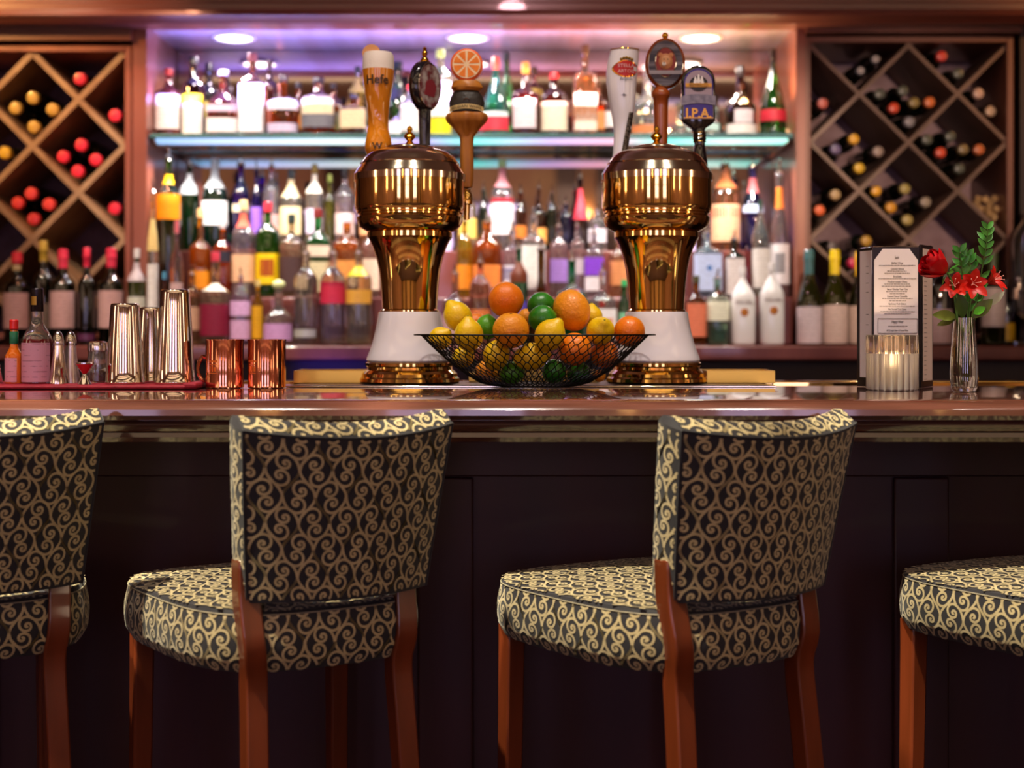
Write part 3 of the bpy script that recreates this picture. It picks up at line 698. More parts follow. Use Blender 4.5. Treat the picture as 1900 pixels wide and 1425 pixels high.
LB = [
 (60,181,GOLD,'gold-capped wine bottle, topmost of four in one left rack diamond'),(25,203,GOLD,'gold-capped wine bottle, outer side of the four gold ones in the left rack'),
 (97,203,GOLD,'gold-capped wine bottle on the pillar side of the four gold ones'),(58,239,GOLD,'gold-capped wine bottle, lowest of the four gold ones in the left rack'),
 (8,283,'c8a018','yellow-gold capped wine bottle at the photo edge below the four gold ones'),
 (148,146,RED,'single red-capped wine bottle in the top triangle of the left rack'),(213,214,RED,'red-capped wine bottle alone beside the left pillar, upper triangle'),
 (150,269,RED,'red-capped wine bottle, topmost of four in the diamond under the crossing'),(111,296,RED,'red-capped wine bottle, left one of the middle diamond of four'),
 (177,296,RED,'red-capped wine bottle, right one of the middle diamond of four'),(137,324,RED,'red-capped wine bottle, lowest of the middle diamond of four'),
 (57,359,'d83c38','red-capped wine bottle, topmost of the low left diamond of four'),(25,384,'d03028','red-capped wine bottle, left one of the low left diamond of four'),
 (90,379,'d83c38','red-capped wine bottle, right one of the low left diamond of four'),(55,413,'c82c30','red-capped wine bottle, lowest of the low left diamond of four'),
 (209,390,RED,'red-capped wine bottle alone beside the left pillar, lower triangle'),
 (1628,113,'1c1c24','black screw-cap wine bottle with white ring, upper of two in the top triangle'),(1597,131,'1c1c24','black screw-cap wine bottle with white ring, lower of two in the top triangle'),
 (1748,100,'d83c30','red-capped wine bottle at the top of the right rack'),(1779,136,GRY,'grey-capped wine bottle below the topmost red cap in the right rack'),
 (1816,173,'c8a898','cream-capped wine bottle, upper of two beside the right frame'),(1847,206,'c0a488','cream-capped wine bottle, lower of two beside the right frame'),
 (1527,192,'c05c4c','dusty red capped wine bottle alone near the left frame of the right rack'),
 (1633,174,GRY,'grey-capped wine bottle, left of two above the red cap in upper diamond'),(1676,168,GRY,'grey-capped wine bottle, right of two in the upper diamond'),
 (1659,200,'e04c28','orange-red capped wine bottle in the centre of the upper diamond'),(1697,190,'8c7c40','olive-capped wine bottle beside the orange cap in the upper diamond'),
 (1732,196,'d8702c','orange-capped wine bottle in the right corner of the upper diamond'),(1691,229,'8c8c94','silver-capped wine bottle at the bottom of the upper diamond'),
 (1585,258,'d89c18','yellow-capped wine bottle at the top of the left-hand diamond'),(1551,277,'5c4c6c','lilac-capped wine bottle in the left corner of its diamond'),
 (1630,281,'a08c80','tan-capped wine bottle in the right corner of the left-hand diamond'),(1595,312,'c89c18','yellow-capped wine bottle at the bottom of the left-hand diamond'),
 (1719,257,GRY,'grey-capped wine bottle, left of two at the top of the right-hand diamond'),(1764,253,GRY,'grey-capped wine bottle, right of two at the top of the right-hand diamond'),
 (1746,283,'e04c28','orange-red capped wine bottle in the centre of the right-hand diamond'),(1788,277,'7c6c40','olive-capped wine bottle beside the orange-red one in the right-hand diamond'),
 (1819,279,'c86c34','orange-capped wine bottle in the right corner of the right-hand diamond'),(1781,313,GRY,'grey-capped wine bottle at the bottom of the right-hand diamond'),
 (1551,362,TAN,'tan-capped wine bottle, upper of two beside the left frame'),(1522,391,ORG,'orange-capped wine bottle, lower of two beside the left frame'),
 (1626,354,'dc9c10','amber-capped wine bottle, left corner of the lowest full diamond'),(1680,350,'b4a458','khaki-capped wine bottle at the top of the lowest full diamond'),
 (1654,385,'d89410','amber-capped wine bottle just below and right of the other amber cap'),(1721,378,'a89c88','silver-capped wine bottle, right corner of the lowest full diamond'),
 (1688,412,'b8a45c','khaki-capped wine bottle at the bottom of the lowest full diamond'),
 (1545,458,'4c4040','grey-brown capped wine bottle low in the right rack above the yellow-capped wine'),(1608,447,'a87c20','dull gold capped wine bottle just above the menu corner'),
 (1583,488,'c8184c','crimson-capped wine bottle at the edge of the menu'),
]
for a in LB:
    lying(a[0], a[1], a[2], a[3], ring='white ring' in a[3], caprad=.0205 if a[0] < 300 else .0175)
# corks kept in the rack's right-hand triangle
ck = mat('cork', 'c8a878', .8, noise=(80, 'a88454'))
cn = [(1812,376,.2),(1828,370,1.1),(1845,372,.5),(1820,388,1.5),(1836,386,.1),(1850,388,.9),(1832,400,.6),(1846,402,1.3),(1842,413,.3)]
for i, (x, y, a) in enumerate(cn):
    m = MB(); m.lathe([(1e-4, -.021), (.0105, -.021), (.0115, -.018), (.0115, .018), (.0105, .021), (1e-4, .021)], seg=14, M=Matrix.Rotation(a, 4, 'Y') @ Matrix.Rotation(.5 + a, 4, 'X'))
    o = m.build('wine_cork', ck); o.location = (PX(x, 4.76), 4.76 + .012*(i % 3), PZ(y, 4.76))
    tag(o, 'loose tan wine cork in the heap in the right wine rack corner', 'cork', 'loose wine corks in the rack')

# ------------------------------------------------------------------ bar counter
YB0 = 2.285
bar = thing('bar_counter', 'long polished mahogany bar with a rounded double moulding edge and dark front', 'bar counter')
vs = []; fs = []
bp = [(3.02, BARZ), (YB0 + .03, BARZ), (YB0 + .015, BARZ - .001), (YB0, BARZ - .006), (YB0 - .009, BARZ - .015), (YB0 - .010, BARZ - .024), (YB0 - .004, BARZ - .031), (YB0 + .010, BARZ - .034)]
bp2 = [(YB0 + .010, BARZ - .034), (YB0 + .008, BARZ - .040), (YB0 + .014, BARZ - .048), (YB0 + .022, BARZ - .053), (YB0 + .020, BARZ - .060), (YB0 + .028, BARZ - .068), (YB0 + .05, BARZ - .071), (2.64, BARZ - .071)]
def strip(prof, x0, x1, nx=1):
    m = MB(); vs = []; n = len(prof)
    for i in range(nx + 1):
        x = x0 + (x1 - x0) * i / nx
        vs += [(x, y, z) for y, z in prof]
    m.add(vs, [(i*n+j, i*n+j+1, (i+1)*n+j+1, (i+1)*n+j) for i in range(nx) for j in range(n-1)])
    return m
strip(bp + [(3.02, BARZ - .034), (3.02, BARZ)], -3, 3).build('worktop', mahog, bar, sharp=30)
strip(bp2, -3, 3).build('edge_moulding', mahog_edge, bar, sharp=25)
m = MB(); m.box(-3, 3, 2.64, 2.68, .0, BARZ - .071); m.box(-3, 3, 2.68, 2.98, .9, BARZ - .035); m.build('front_panel', panelw, bar)
m = MB(); m.box(-3, 3, 2.625, 2.64, BARZ - .155, BARZ - .072); bevel(m.build('top_rail', panelw, bar), .003)
for i in range(7):
    x = -2.7 + i * .86
    m = MB(); m.box(x - .05, x + .05, 2.627, 2.64, .12, BARZ - .157); bevel(m.build('stile', panelw, bar), .004)
m = MB(); m.box(-3, 3, 2.62, 2.64, 0, .12); bevel(m.build('kick_board', panelw, bar), .004)
m = MB(); m.box(-3, 3, 2.99, 3.03, BARZ - .034, BARZ + .004); bevel(m.build('brass_rail', brass, bar), .002)
m = MB(); m.box(PX(1442, 2.86), 3, 2.90, 2.915, BARZ, BARZ + .004); m.build('brass_inlay', brass, bar)

# drip plate and trays
dp = thing('drip_plate', 'long thin brass plate on the bar under both beer towers', 'drip tray')
m = MB(); m.box(PX(530, 2.76), PX(1441, 2.76), 2.757, 2.985, BARZ + .0005, BARZ + .0035); bevel(m.build('plate', brass_pale, dp), .001)
m = MB(); m.box(PX(530, 2.76) + .012, PX(1441, 2.76) - .012, 2.768, 2.98, BARZ + .0036, BARZ + .0040); m.build('mat_inlay', black, dp)
ZP = BARZ + .004
for a, b_, lb in ((545, 676, 'brass edged drip tray left of the first beer tower'), (868, 1116, 'brass edged drip tray between the towers behind the fruit basket'), (1312, 1438, 'brass edged drip tray right of the second beer tower')):
    t = thing('drip_tray', lb, 'drip tray', (0, 0, 0), 0, 'brass drip trays')
    x0, x1 = PX(a, 2.87), PX(b_, 2.87); y0 = 2.87 if a != 868 else 2.945; y1 = 2.98
    m = MB(); zt = ZP + .0245
    m.box(x0, x1, y0, y0 + .003, ZP, zt); m.box(x0, x1, y1 - .003, y1, ZP, zt); m.box(x0, x0 + .003, y0 + .003, y1 - .003, ZP, zt); m.box(x1 - .003, x1, y0 + .003, y1 - .003, ZP, zt)
    m.box(x0, x1, y0, y1, ZP, ZP + .001)
    m.build('tray', mat('brass_brushed', 'e0b450', .3, 1), t)
    m = MB()
    for i in range(6): m.box(x0 + .003, x1 - .003, y0 + .008 + i*(y1 - y0 - .02)/5, y0 + .011 + i*(y1 - y0 - .02)/5, zt - .006, zt - .003)
    m.build('grille', chrome, t)

# ------------------------------------------------------------------ beer towers
DT = 2.90; ST = F / DT; TZ = ZP
def zt(y): return (713.6 - y) / ST
def tower(px, label):
    t = thing('beer_tower', label, 'beer tower', (PX(px, DT), DT - .012, TZ + .0005), 0, 'brass and porcelain beer towers')
    cv = lambda L: [(max(r, .01) / ST, zt(y)) for r, y in L]
    m = MB(); m.lathe(cv([(0,713.6),(90,713.6),(93,711),(92,705),(89,702),(88,696),(80,689),(79,684),(82,682),(82,677),(79,675),(0,675)]), seg=64); m.build('base', brass, t, sharp=25)
    m = MB(); m.lathe(cv([(0,675),(78,675),(80,672),(79,667),(74,655),(69,640),(64,620),(60,600),(58,586),(57,583),(0,583)]), seg=64); m.build('pedestal', porcelain, t, sharp=30)
    m = MB(); m.lathe(cv([(0,583),(54,583),(54,580),(51,578),(52,560),(54,530),(57,505),(62,482),(68,465),(73,454),(76,449),(78,446),(78,437),(75,436),(0,436)]), seg=64); m.build('column', brass, t, sharp=25)
    m = MB(); m.lathe(cv([(0,436),(76,436),(84,432),(93,426),(97,418),(98,409),(95,406),(95,403),(98,401),(98,398),(100,394),(101,389),(101,340),(0,340)]), seg=64); m.build('drum', brass, t, sharp=25)
    m = MB(); m.lathe(cv([(0,342),(103,342),(103,330),(100,326),(98,322),(93,316),(91,312),(92,310),(88,306),(84,300),(74,291),(62,286),(50,283),(47,281),(46,279),(36,276),(18,274),(0,273.5)]), seg=64)
    lid = m.build('lid', brass_pale, t, sharp=25)
    m = MB(); m.lathe(cv([(0,275),(8,275),(9,272),(6,270),(5,267),(9,263),(11,259),(9,255),(5,252),(3.5,250),(5,248),(5.5,245),(4,242),(2,240),(0,239)]), seg=24); m.build('finial', gold, lid)
    return t
tw1 = tower(761, 'brass beer tower left of the fruit basket, carrying the beer-glass tap handle')
tw2 = tower(1217, 'brass beer tower right of the fruit basket, carrying the I.P.A. tap handle')
ZH = 1.470
def faucet(tower_, px, D):
    """valve stub behind the drum under each handle"""
    x = PX(px, D); tx, ty = tower_.location.x, tower_.location.y
    m = MB(); b = Vector((x - tx, D - ty, 0)); d = b.normalized()
    z = ZH - .012 - tower_.location.z
    m.tube([Vector((d.x*.104, d.y*.104, z - .012)), Vector((b.x, b.y, z - .012))], .008, 10)
    m.lathe([(1e-4, -.05), (.006, -.05), (.007, -.02), (.011, -.018), (.012, .0), (.008, .009), (.009, .0115), (1e-4, .0115)], c=(b.x, b.y, z), seg=16)
    m.build('faucet', brass, tower_)
H = 0
# --- handle 1: wheat beer glass
D = 3.00; s = F / D
faucet(tw1, 702, D)
def hz(y, D=3.0): return PZ(y, D) - ZH
t = thing('tap_handle', 'beer tap handle shaped like a tall glass of amber wheat beer with foam', 'beer tap handle', (PX(702, D), D, ZH), 0, 'beer tap handles')
beer = mat('amber_beer', 'e08a1c', .12, coat=.8, noise=(6, 'd07410'), sss=.2)
def spiralrib(a, z): return .0007 * sin(6 * a + z * 90) if z < hz(165) and z > hz(262) else 0
L = [(0,347),(11,347),(13,335),(15,318),(16,304),(19,292),(24,280),(25,268),(23,255),(19.5,240),(18.5,224),(20,205),(23,184),(26,164),(28.5,145),(29.5,130),(0,130)]
m = MB(); m.lathe([(max(r,.01)/s, hz(y)) for r, y in catmull(L[1:-1], 3)] , seg=48, rib=spiralrib); m.lathe([(.01/s, hz(130)), (29.5/s, hz(130))], seg=48)
m.lathe([(.01/s, 0), (11/s, 0)], seg=48)
m.build('beer_glass', beer, t)
m = MB(); m.lathe([(r/s, hz(y)) for r, y in ((.01,130),(29.5,130),(29.5,118),(28.5,104),(25,98),(12,97),(.01,98))], seg=32); m.build('foam', mat('beer_foam', 'f8ece0', .6, bump=(200, .3, .002)), t)
m = MB(); o_ = [(17*cos(a)/s, 17*sin(a)/s) for a in [2*pi*i/24 for i in range(24)]]
m.slab(o_, -.004, .003, M=Matrix.Translation((-13/s, .004, hz(99)))); m.build('orange_slice', mat('slice_peach', 'f0b070', .5), t)
ink = mat('dark_ink', '4a2c10', .5)
def onlathe(R_, z0):
    def f(co):
        a = co.x / R_
        return Vector((sin(a) * (R_ + co.z + .0006), -cos(a) * (R_ + co.z + .0006), z0 + co.y))
    return f
text('Hefe', .026, onlathe(28.0/s, hz(152)), ink, 'lettering', t, fit=.048, off=.0006)
text('W', .019, onlathe(24.8/s, hz(274)), ink, 'monogram', t, off=.0005)
# --- handle 2: black oval with medallion, turned sideways
D = 3.02; s = F / D
faucet(tw1, 788, D)
t = thing('tap_handle', 'black beaded tap handle with an oval medallion turned edge-on and gold finial', 'beer tap handle', (PX(788, D), D, ZH), 0, 'beer tap handles')
m = MB(); hzz = lambda y: PZ(y, 3.02) - ZH
m.lathe([(.01, 0.0), (.0125, .0), (.0125, .01), (.011, .02), (.0115, .06), (.012, hzz(250)), (.0125, hzz(225)), (.0135, hzz(205)), (.01, hzz(200)), (1e-4, hzz(199))], seg=24, rib=lambda a, z: .0008*sin(z*420)*cos(4*a + z*200))
m.build('stem', mat('black_beads', '1c1a22', .2, coat=.8, bump=(160, .8, .002)), t)
Mh = Matrix.Translation((.0, 0, hzz(160))) @ Matrix.Rotation(radians(52), 4, 'Z')
ell = lambda a, b_, k=40: [(a*cos(2*pi*i/k), b_*sin(2*pi*i/k)) for i in range(k)]
m = MB(); m.slab(ell(.040, .052), -.013, .013, M=Mh, bev=.006); m.build('oval_body', mat('black_gloss', '17141c', .15, coat=1.), t, sharp=60)
m = MB(); m.slab(ell(.033, .045), -.0150, -.0125, M=Mh); fc = m.build('medallion', mat('medallion_face', 'b8aca4', .35, noise=(70, '6c2c30')), t)
m = MB(); pts = [Mh @ Vector((.034*cos(a), -.0145, .046*sin(a))) for a in [2*pi*i/40 for i in range(40)]]; m.tube(pts, .0016, 8, close=True); m.build('medallion_rim', chrome, t)
m = MB(); m.slab([(-.018,-.02),(.012,-.024),(.02,.0),(.006,.014),(-.012,.008)], -.0156, -.0149, M=Mh); m.build('red_figure', plastic('8c3038'), fc)
m = MB(); z0 = hzz(113) + .0002; m.lathe([(.009, z0 - .006), (.0095, z0), (.006, z0+.006), (.004, z0+.009), (.0065, z0+.014), (.005, z0+.019), (.003, z0+.022), (.0045, z0+.026), (1e-4, z0+.030)], seg=16); m.build('finial', gold, t)
# --- handle 3: carved wood with plain orange disc (generic)
D = 2.955; s = F / D
faucet(tw1, 866, D)
t = thing('tap_handle', 'carved wooden tap handle with an orange on top and a BELGIAN WHITE ribbon', 'beer tap handle', (PX(866, D), D, ZH), 0, 'beer tap handles')
h3 = lambda y: PZ(y, 2.955) - ZH
wood = mat('carved_wood', 'c07a2c', .4, noise=(14, 'a05e1c', (3, 3, .4)), bump=(30, .4, .003))
m = MB(); L = [(10.5,347),(12,330),(12.5,300),(12,278),(12.5,262),(14,252),(19,243),(27,234),(35,226),(37.5,219),(36,213),(30,209),(8,207)]
pr = [(r/s, h3(y)) for r, y in catmull(L, 3)]
m.lathe([(1e-4, 0)] + pr + [(1e-4, h3(207))], seg=40, dy=.6, rib=lambda a, z: (.0028*sin(7*a) if z > h3(250) else .0006*sin(5*a)))
m.build('carved_stem', wood, t)
m = MB(); m.lathe([(1e-4, h3(209)), (27/s, h3(209)), (32/s, h3(200)), (33/s, h3(190)), (29/s, h3(178)), (20/s, h3(168)), (1e-4, h3(165))], seg=36, dy=.55); shd = m.build('dark_dome', mat('charcoal_relief', '2c2622', .45, bump=(60, .8, .003)), t)
m = MB(); m.lathe([(1e-4, -.003), (6/s, -.001), (6/s, .001)], M=Matrix.Translation((0, -.55*32/s - .0008, h3(191))) @ Matrix.Rotation(pi/2, 4, 'X'), seg=20); m.build('orange_dot', plastic('e88c20'), shd)
m = MB(); vs = []
for i in range(17):
    a = -pi/2 - 1.15 + 2.3*i/16
    for dz in (-4.5, 4.5): vs.append((34.5/s*cos(a), .6*34.5/s*sin(a) - .001, h3(203 + 3*cos(a*2)) + dz/s))
m.add(vs, [(2*i, 2*i+2, 2*i+3, 2*i+1) for i in range(16)]); rib_ = m.build('ribbon', mat('ribbon_cream', 'dcc080', .5), t)
def rb(co):
    R_ = 35.5/s; a = -pi/2 + co.x / (R_*.85)
    return Vector((R_*cos(a), .6*R_*sin(a) - .0015 - co.z, h3(203 + 3*cos(a*2)) + co.y))
text('BELGIAN WHITE', .0075, rb, mat('ribbon_ink', '3c2c18', .6), 'lettering', rib_, fit=.058)
m = MB(); m.lathe([(1e-4, h3(169)), (24/s, h3(169)), (30/s, h3(163)), (28/s, h3(156)), (22/s, h3(150)), (1e-4, h3(149))], seg=30, dy=.6, rib=lambda a, z: .0015*sin(6*a + 200*z)); m.build('wood_collar', wood, t)
m = MB(); Mo = Matrix.Translation((0, 0, h3(121)))
m.slab(ell(30/s, 30/s), -.011, .011, M=Mo, bev=.004); rind = m.build('orange_wheel', mat('orange_rind', 'f06a28', .4, bump=(150, .3, .002)), t)
m = MB(); m.slab(ell(26/s, 26/s), -.0118, -.0108, M=Mo); m.build('pith', plastic('f8dcb0'), rind)
m = MB()
for i in range(8):
    a0 = 2*pi*i/8 + .10; a1 = 2*pi*(i+1)/8 - .10
    pts = [(4/s*cos((a0+a1)/2), 4/s*sin((a0+a1)/2))] + [(24/s*cos(a0 + (a1-a0)*k/5), 24/s*sin(a0 + (a1-a0)*k/5)) for k in range(6)]
    m.slab(pts, -.0124, -.0117, M=Mo)
m.build('orange_segments', mat('orange_pulp', 'f89430', .35, noise=(60, 'f07c18')), rind)
# --- handle 4: tall white glass shape
D = 3.00; s = F / D
faucet(tw2, 1150, D)
t = thing('tap_handle', 'tall white glass-shaped tap handle with a red oval crest and silver filigree', 'beer tap handle', (PX(1151, D), D, ZH), 0, 'beer tap handles')
L = [(10,347,-1),(12,325,-2),(13,300,-2),(13.5,280,0),(14.5,262,2),(16,245,4),(18.5,225,4),(22,205,4),(25.5,180,3),(28,155,2),(29,135,3),(28.5,115,5),(27,100,7),(26,93,8)]
m = MB(); k = 40; vs = []; fs = []
LL = catmull([(a, b_, c) for a, b_, c in L], 3)
for q in LL:
    for i in range(k):
        a = 2*pi*i/k; vs.append(((q.z + q.x*cos(a))/s, q.x*sin(a)/s*.8, hz(q.y)))
for j in range(len(LL)-1):
    for i in range(k): fs.append((j*k+i, j*k+(i+1) % k, (j+1)*k+(i+1) % k, (j+1)*k+i))
fs.append(tuple(range(k))[::-1]); fs.append(tuple((len(LL)-1)*k + i for i in range(k)))
m.add(vs, fs); m.build('white_body', porcelain, t)
q = LL[-1]
m = MB(); m.tube([((q.z + q.x*cos(a))/s, q.x*sin(a)/s*.8, hz(93)) for a in [2*pi*i/40 for i in range(40)]], .0013, 8, close=True); m.build('gilt_rim', gold, t)
def st(px, py, off=.0):   # point on the front of handle 4
    y = py
    qq = min(LL, key=lambda v: abs(v.y - y)); xr = (px - 1151) - qq.z
    xr = max(-qq.x*.98, min(qq.x*.98, xr))
    return Vector(((qq.z + xr)/s, -.8*sqrt(max(0, qq.x**2 - xr**2))/s - off, hz(y)))
def patch4(o_px, off, name, m_, parent):
    c = (sum(p[0] for p in o_px)/len(o_px), sum(p[1] for p in o_px)/len(o_px))
    m = MB(); n = len(o_px); vs = [st(*c, off)]
    for f in (.5, 1.): vs += [st(c[0] + (x-c[0])*f, c[1] + (y-c[1])*f, off) for x, y in o_px]
    fs = [(0, 1+i, 1+(i+1) % n) for i in range(n)] + [(1+i, 1+n+i, 1+n+(i+1) % n, 1+(i+1) % n) for i in range(n)]
    m.add(vs, fs); return m.build(name, m_, parent)
rr = [(1160 + 21*cos(a)*(1 + .12*cos(2*a)), 131 + 13*sin(a)*(1 + .1*abs(sin(a)))) for a in [2*pi*i/28 for i in range(28)]]
patch4([(1160 + (x-1160)*1.1, 131 + (y-131)*1.12) for x, y in rr], .0008, 'gold_border', gold, t)
cr = patch4(rr, .0016, 'red_crest', plastic('c01c20'), t)
for yy, tx in ((126, 'STELLA'), (136, 'ARTOIS')):
    o = text(tx, .0095, (lambda yy: lambda co: st(1160 + co.x*s, yy, .0024) + Vector((0, 0, co.y)))(yy), plastic('f8f0f0'), 'lettering', cr, fit=.034)
m = MB()
for i in range(5): m.sphere(st(1151 + i*5, 114 - 3*sin(pi*i/4), .001), .0032)
m.build('gold_horn', mat('old_gold', 'a88438', .3, .8), t)
text('Belgium', .0085, lambda co: st(1160 + co.x*s, 150, .001) + Vector((0, 0, co.y)), mat('grey_ink', '606068', .5), 'caption', t, shear=.3)
m = MB(); c = st(1156, 179, .001)
m.slab([((.0055 if i % 2 == 0 else .0012)*cos(pi*i/4), (.0055 if i % 2 == 0 else .0012)*sin(pi*i/4)) for i in range(8)], c.y, c.y + .002, M=Matrix.Translation((c.x, 0, c.z))); m.build('star', plastic('30303c'), t)
m = MB(); rows = []
for i in range(15):
    y = 210 + i*9; w0 = -6 - i*.3; xl = 1166 - (y - 210)*.19
    rows.append([st(xl + (1182 - xl)*j/6, y, .0009) for j in range(7)])
m.add([p for r in rows for p in r], [(a*7+b_, a*7+b_+1, (a+1)*7+b_+1, (a+1)*7+b_) for a in range(14) for b_ in range(6)])
m.build('filigree', mat('silver_filigree', '8c8884', .3, .8, noise=(240, '141416')), t)
# --- handle 5: brown handle with oval lion plaque
D = 3.02; s = F / D
faucet(tw2, 1226, D)
h5 = lambda y: PZ(y, 3.02) - ZH
t = thing('tap_handle', 'brown wooden tap handle topped by an oval lion plaque and gold ball', 'beer tap handle', (PX(1226, D), D, ZH), 0, 'beer tap handles')
bw = mat('chestnut_lacquer', 'a04c1c', .22, coat=.8, noise=(8, '8c3c14', (2, 2, .3)))
m = MB(); m.lathe([(1e-4, 0)] + [(r/s, h5(y)) for r, y in ((11,347),(12,320),(12.5,290),(13,250),(13.5,200),(14.5,184),(17,180),(18,174),(16,169),(13,166),(8,160))] + [(1e-4, h5(160))], seg=28); m.build('stem', bw, t)
Mp = Matrix.Translation((8/s, 0, h5(119)))
m = MB(); m.slab(ell(37/s, 47/s, 48), -.010, .010, M=Mp, bev=.005); pl = m.build('plaque', bw, t, sharp=60)
m = MB(); m.slab(ell(32/s, 42/s, 48), -.0112, -.0098, M=Mp); m.build('dark_oval', mat('plaque_dark', '34303c', .4, noise=(40, '7c747c', (.3, 1, 3))), pl)
m = MB(); m.tube([Mp @ Vector((32/s*cos(a), -.011, 42/s*sin(a))) for a in [2*pi*i/48 for i in range(48)]], .0009, 6, close=True)
m.tube([Mp @ Vector((19/s*cos(a), -.0122, 27/s*sin(a) + .002)) for a in [2*pi*i/48 for i in range(48)]], .0012, 6, close=True); m.build('silver_ring', chrome, pl)
m = MB(); m.slab(ell(18/s, 26/s, 40), -.0128, -.0110, M=Matrix.Translation((8/s, 0, h5(117)))); m.build('red_oval', plastic('8c2c24'), pl)
m = MB(); c0 = Vector((8/s, -.0128, h5(116)))
m.sphere(c0, .0145, sy=.2, sz=1.15); m.sphere(c0 + Vector((-.011, 0, .013)), .005, sy=.3); m.sphere(c0 + Vector((.011, 0, .013)), .005, sy=.3); m.build('lion_mane', mat('lion_tan', 'c88454', .6, bump=(150, .6, .002)), pl)
m = MB(); m.sphere(c0 + Vector((0, -.0025, .001)), .010, sy=.2, sz=1.1); m.build('lion_face', mat('lion_face', 'd89c6c', .5), pl)
m = MB(); m.sphere(c0 + Vector((-.004, -.005, -.006)), .0042, sy=.3); m.build('lion_muzzle', plastic('ece0d4'), pl)
m = MB()
for dx in (-.004, .004): m.sphere(c0 + Vector((dx, -.0045, .004)), .0012)
m.sphere(c0 + Vector((-.004, -.0065, -.004)), .0015); m.build('lion_eyes', black, pl)
m = MB(); m.slab([(-31/s, -2/s), (-31/s, 5/s), (31/s, 5/s), (31/s, -2/s)], -.0160, -.0150, M=Matrix.Translation((8/s, 0, h5(138)))); m.build('grey_banner', plastic('9c9498'), pl)
m = MB(); z0 = h5(73) ; m.lathe([(.006, z0 - .004), (.0065, z0), (.004, z0 + .003), (.003, z0 + .004)], c=(8/s, 0, 0), seg=16); m.sphere((8/s, 0, h5(66)), .0065); m.build('finial', gold, t)
# --- handle 6: I.P.A. paddle
D = 2.985; s = F / D
faucet(tw2, 1299, D)
h6 = lambda y: PZ(y, 2.985) - ZH
t = thing('tap_handle', 'black paddle-shaped tap handle with a purple label reading I.P.A.', 'beer tap handle', (PX(1298, D), D, ZH), 0, 'beer tap handles')
gb = mat('piano_black', '100c10', .1, coat=1.)
m = MB(); m.lathe([(1e-4, 0)] + [(r/s, h6(y)) for r, y in catmull([(9,342),(13,330),(15,316),(14.5,300),(12,285),(10,270),(10.5,262)], 3)] + [(11/s, h6(262)), (12.5/s, h6(258)), (11/s, h6(255)), (12.5/s, h6(251)), (11/s, h6(248)), (10/s, h6(246)), (10/s, h6(238)), (1e-4, h6(238))], seg=28); m.build('grip', gb, t)
m = MB()
for y in (263, 254, 246.5): m.tube([(12.4/s*cos(a), 12.4/s*sin(a), h6(y)) for a in [2*pi*i/24 for i in range(24)]], .0007, 6, close=True)
m.build('gold_rings', mat('worn_gold', 'a07c40', .25, 1), t)
cx = -3/s; zc = h6(180)
def pad(k, y0, y1, top=122, bot=222):
    o = []
    W = 31*k; R_ = 30*k
    for i in range(17):
        a = pi*i/16; o.append((W/s*cos(a), h6(top + R_ + (30-30*k)*.5) + R_/s*sin(a)))
    if bot < 228: o += [(-W/s, h6(bot)), (W/s, h6(bot))]
    else: o += [(-W/s, h6(224)), (-28/s, h6(229)), (-14/s, h6(238)), (-9/s, h6(247)), (9/s, h6(247)), (14/s, h6(238)), (28/s, h6(229)), (W/s, h6(224))]
    return o
Mi = Matrix.Translation((cx, 0, 0))
m = MB(); m.slab(pad(1., 0, 0, 122, 247), -.009, .009, M=Mi, bev=.003); pdl = m.build('paddle', gb, t, sharp=50)
m = MB(); m.slab(pad(.86, 0, 0, 126, 222), -.0100, -.0088, M=Mi); fl = m.build('purple_label', mat('label_purple', '3c2c7c', .35), pdl)
m = MB(); m.slab([(x, z) for x, z in pad(.8, 0, 0, 129, 180)], -.0104, -.0099, M=Mi); m.build('mauve_panel', plastic('a08c98'), pdl)
m = MB(); m.slab(ell(17/s, 14/s), -.0112, -.0104, M=Matrix.Translation((cx, 0, h6(157)))); m.build('round_badge', plastic('241e20'), pdl)
m = MB()
for dx, h_ in ((-6, 8), (0, 12), (6, 9)):
    m.slab([((dx-4)/s, -4/s), ((dx+4)/s, -4/s), ((dx+1)/s, h_/s), ((dx-1)/s, h_/s)], -.0118, -.0110, M=Matrix.Translation((cx, 0, h6(152))))
m.build('white_sails', plastic('ece4e0'), pdl)
m = MB(); m.slab([(-24/s, -3/s), (-24/s, 4/s), (24/s, 4/s), (24/s, -3/s)], -.0124, -.0117, M=Matrix.Translation((cx, 0, h6(160)))); m.build('gold_banner', plastic('d89838'), pdl)
text('BREWING CO', .0075, TM((cx, -.0126, h6(160))), mat('banner_ink', '3c2010', .5), 'lettering', pdl, fit=.038)
m = MB(); m.slab([(-31.5/s, -10/s), (-31.5/s, 7/s), (-16/s, 10/s), (0, 11/s), (16/s, 10/s), (31.5/s, 7/s), (31.5/s, -10/s), (16/s, -7/s), (0, -6/s), (-16/s, -7/s)], -.0112, -.0100, M=Matrix.Translation((cx, 0, h6(187)))); m.build('grey_ribbon', mat('ribbon_grey', '8c8494', .5, noise=(90, '6c6478')), pdl)
text('I.P.A.', .027, TM((cx, -.0106, h6(212))), mat('gold_letter', 'e8a850', .4), 'ipa_lettering', pdl, fit=.052, off=.0008)
m = MB(); m.box(cx - 27/s, cx + 27/s, -.0108, -.0100, h6(221), h6(219)); m.build('gold_line', mat('gold_letter', 'e8a850', .4), pdl)

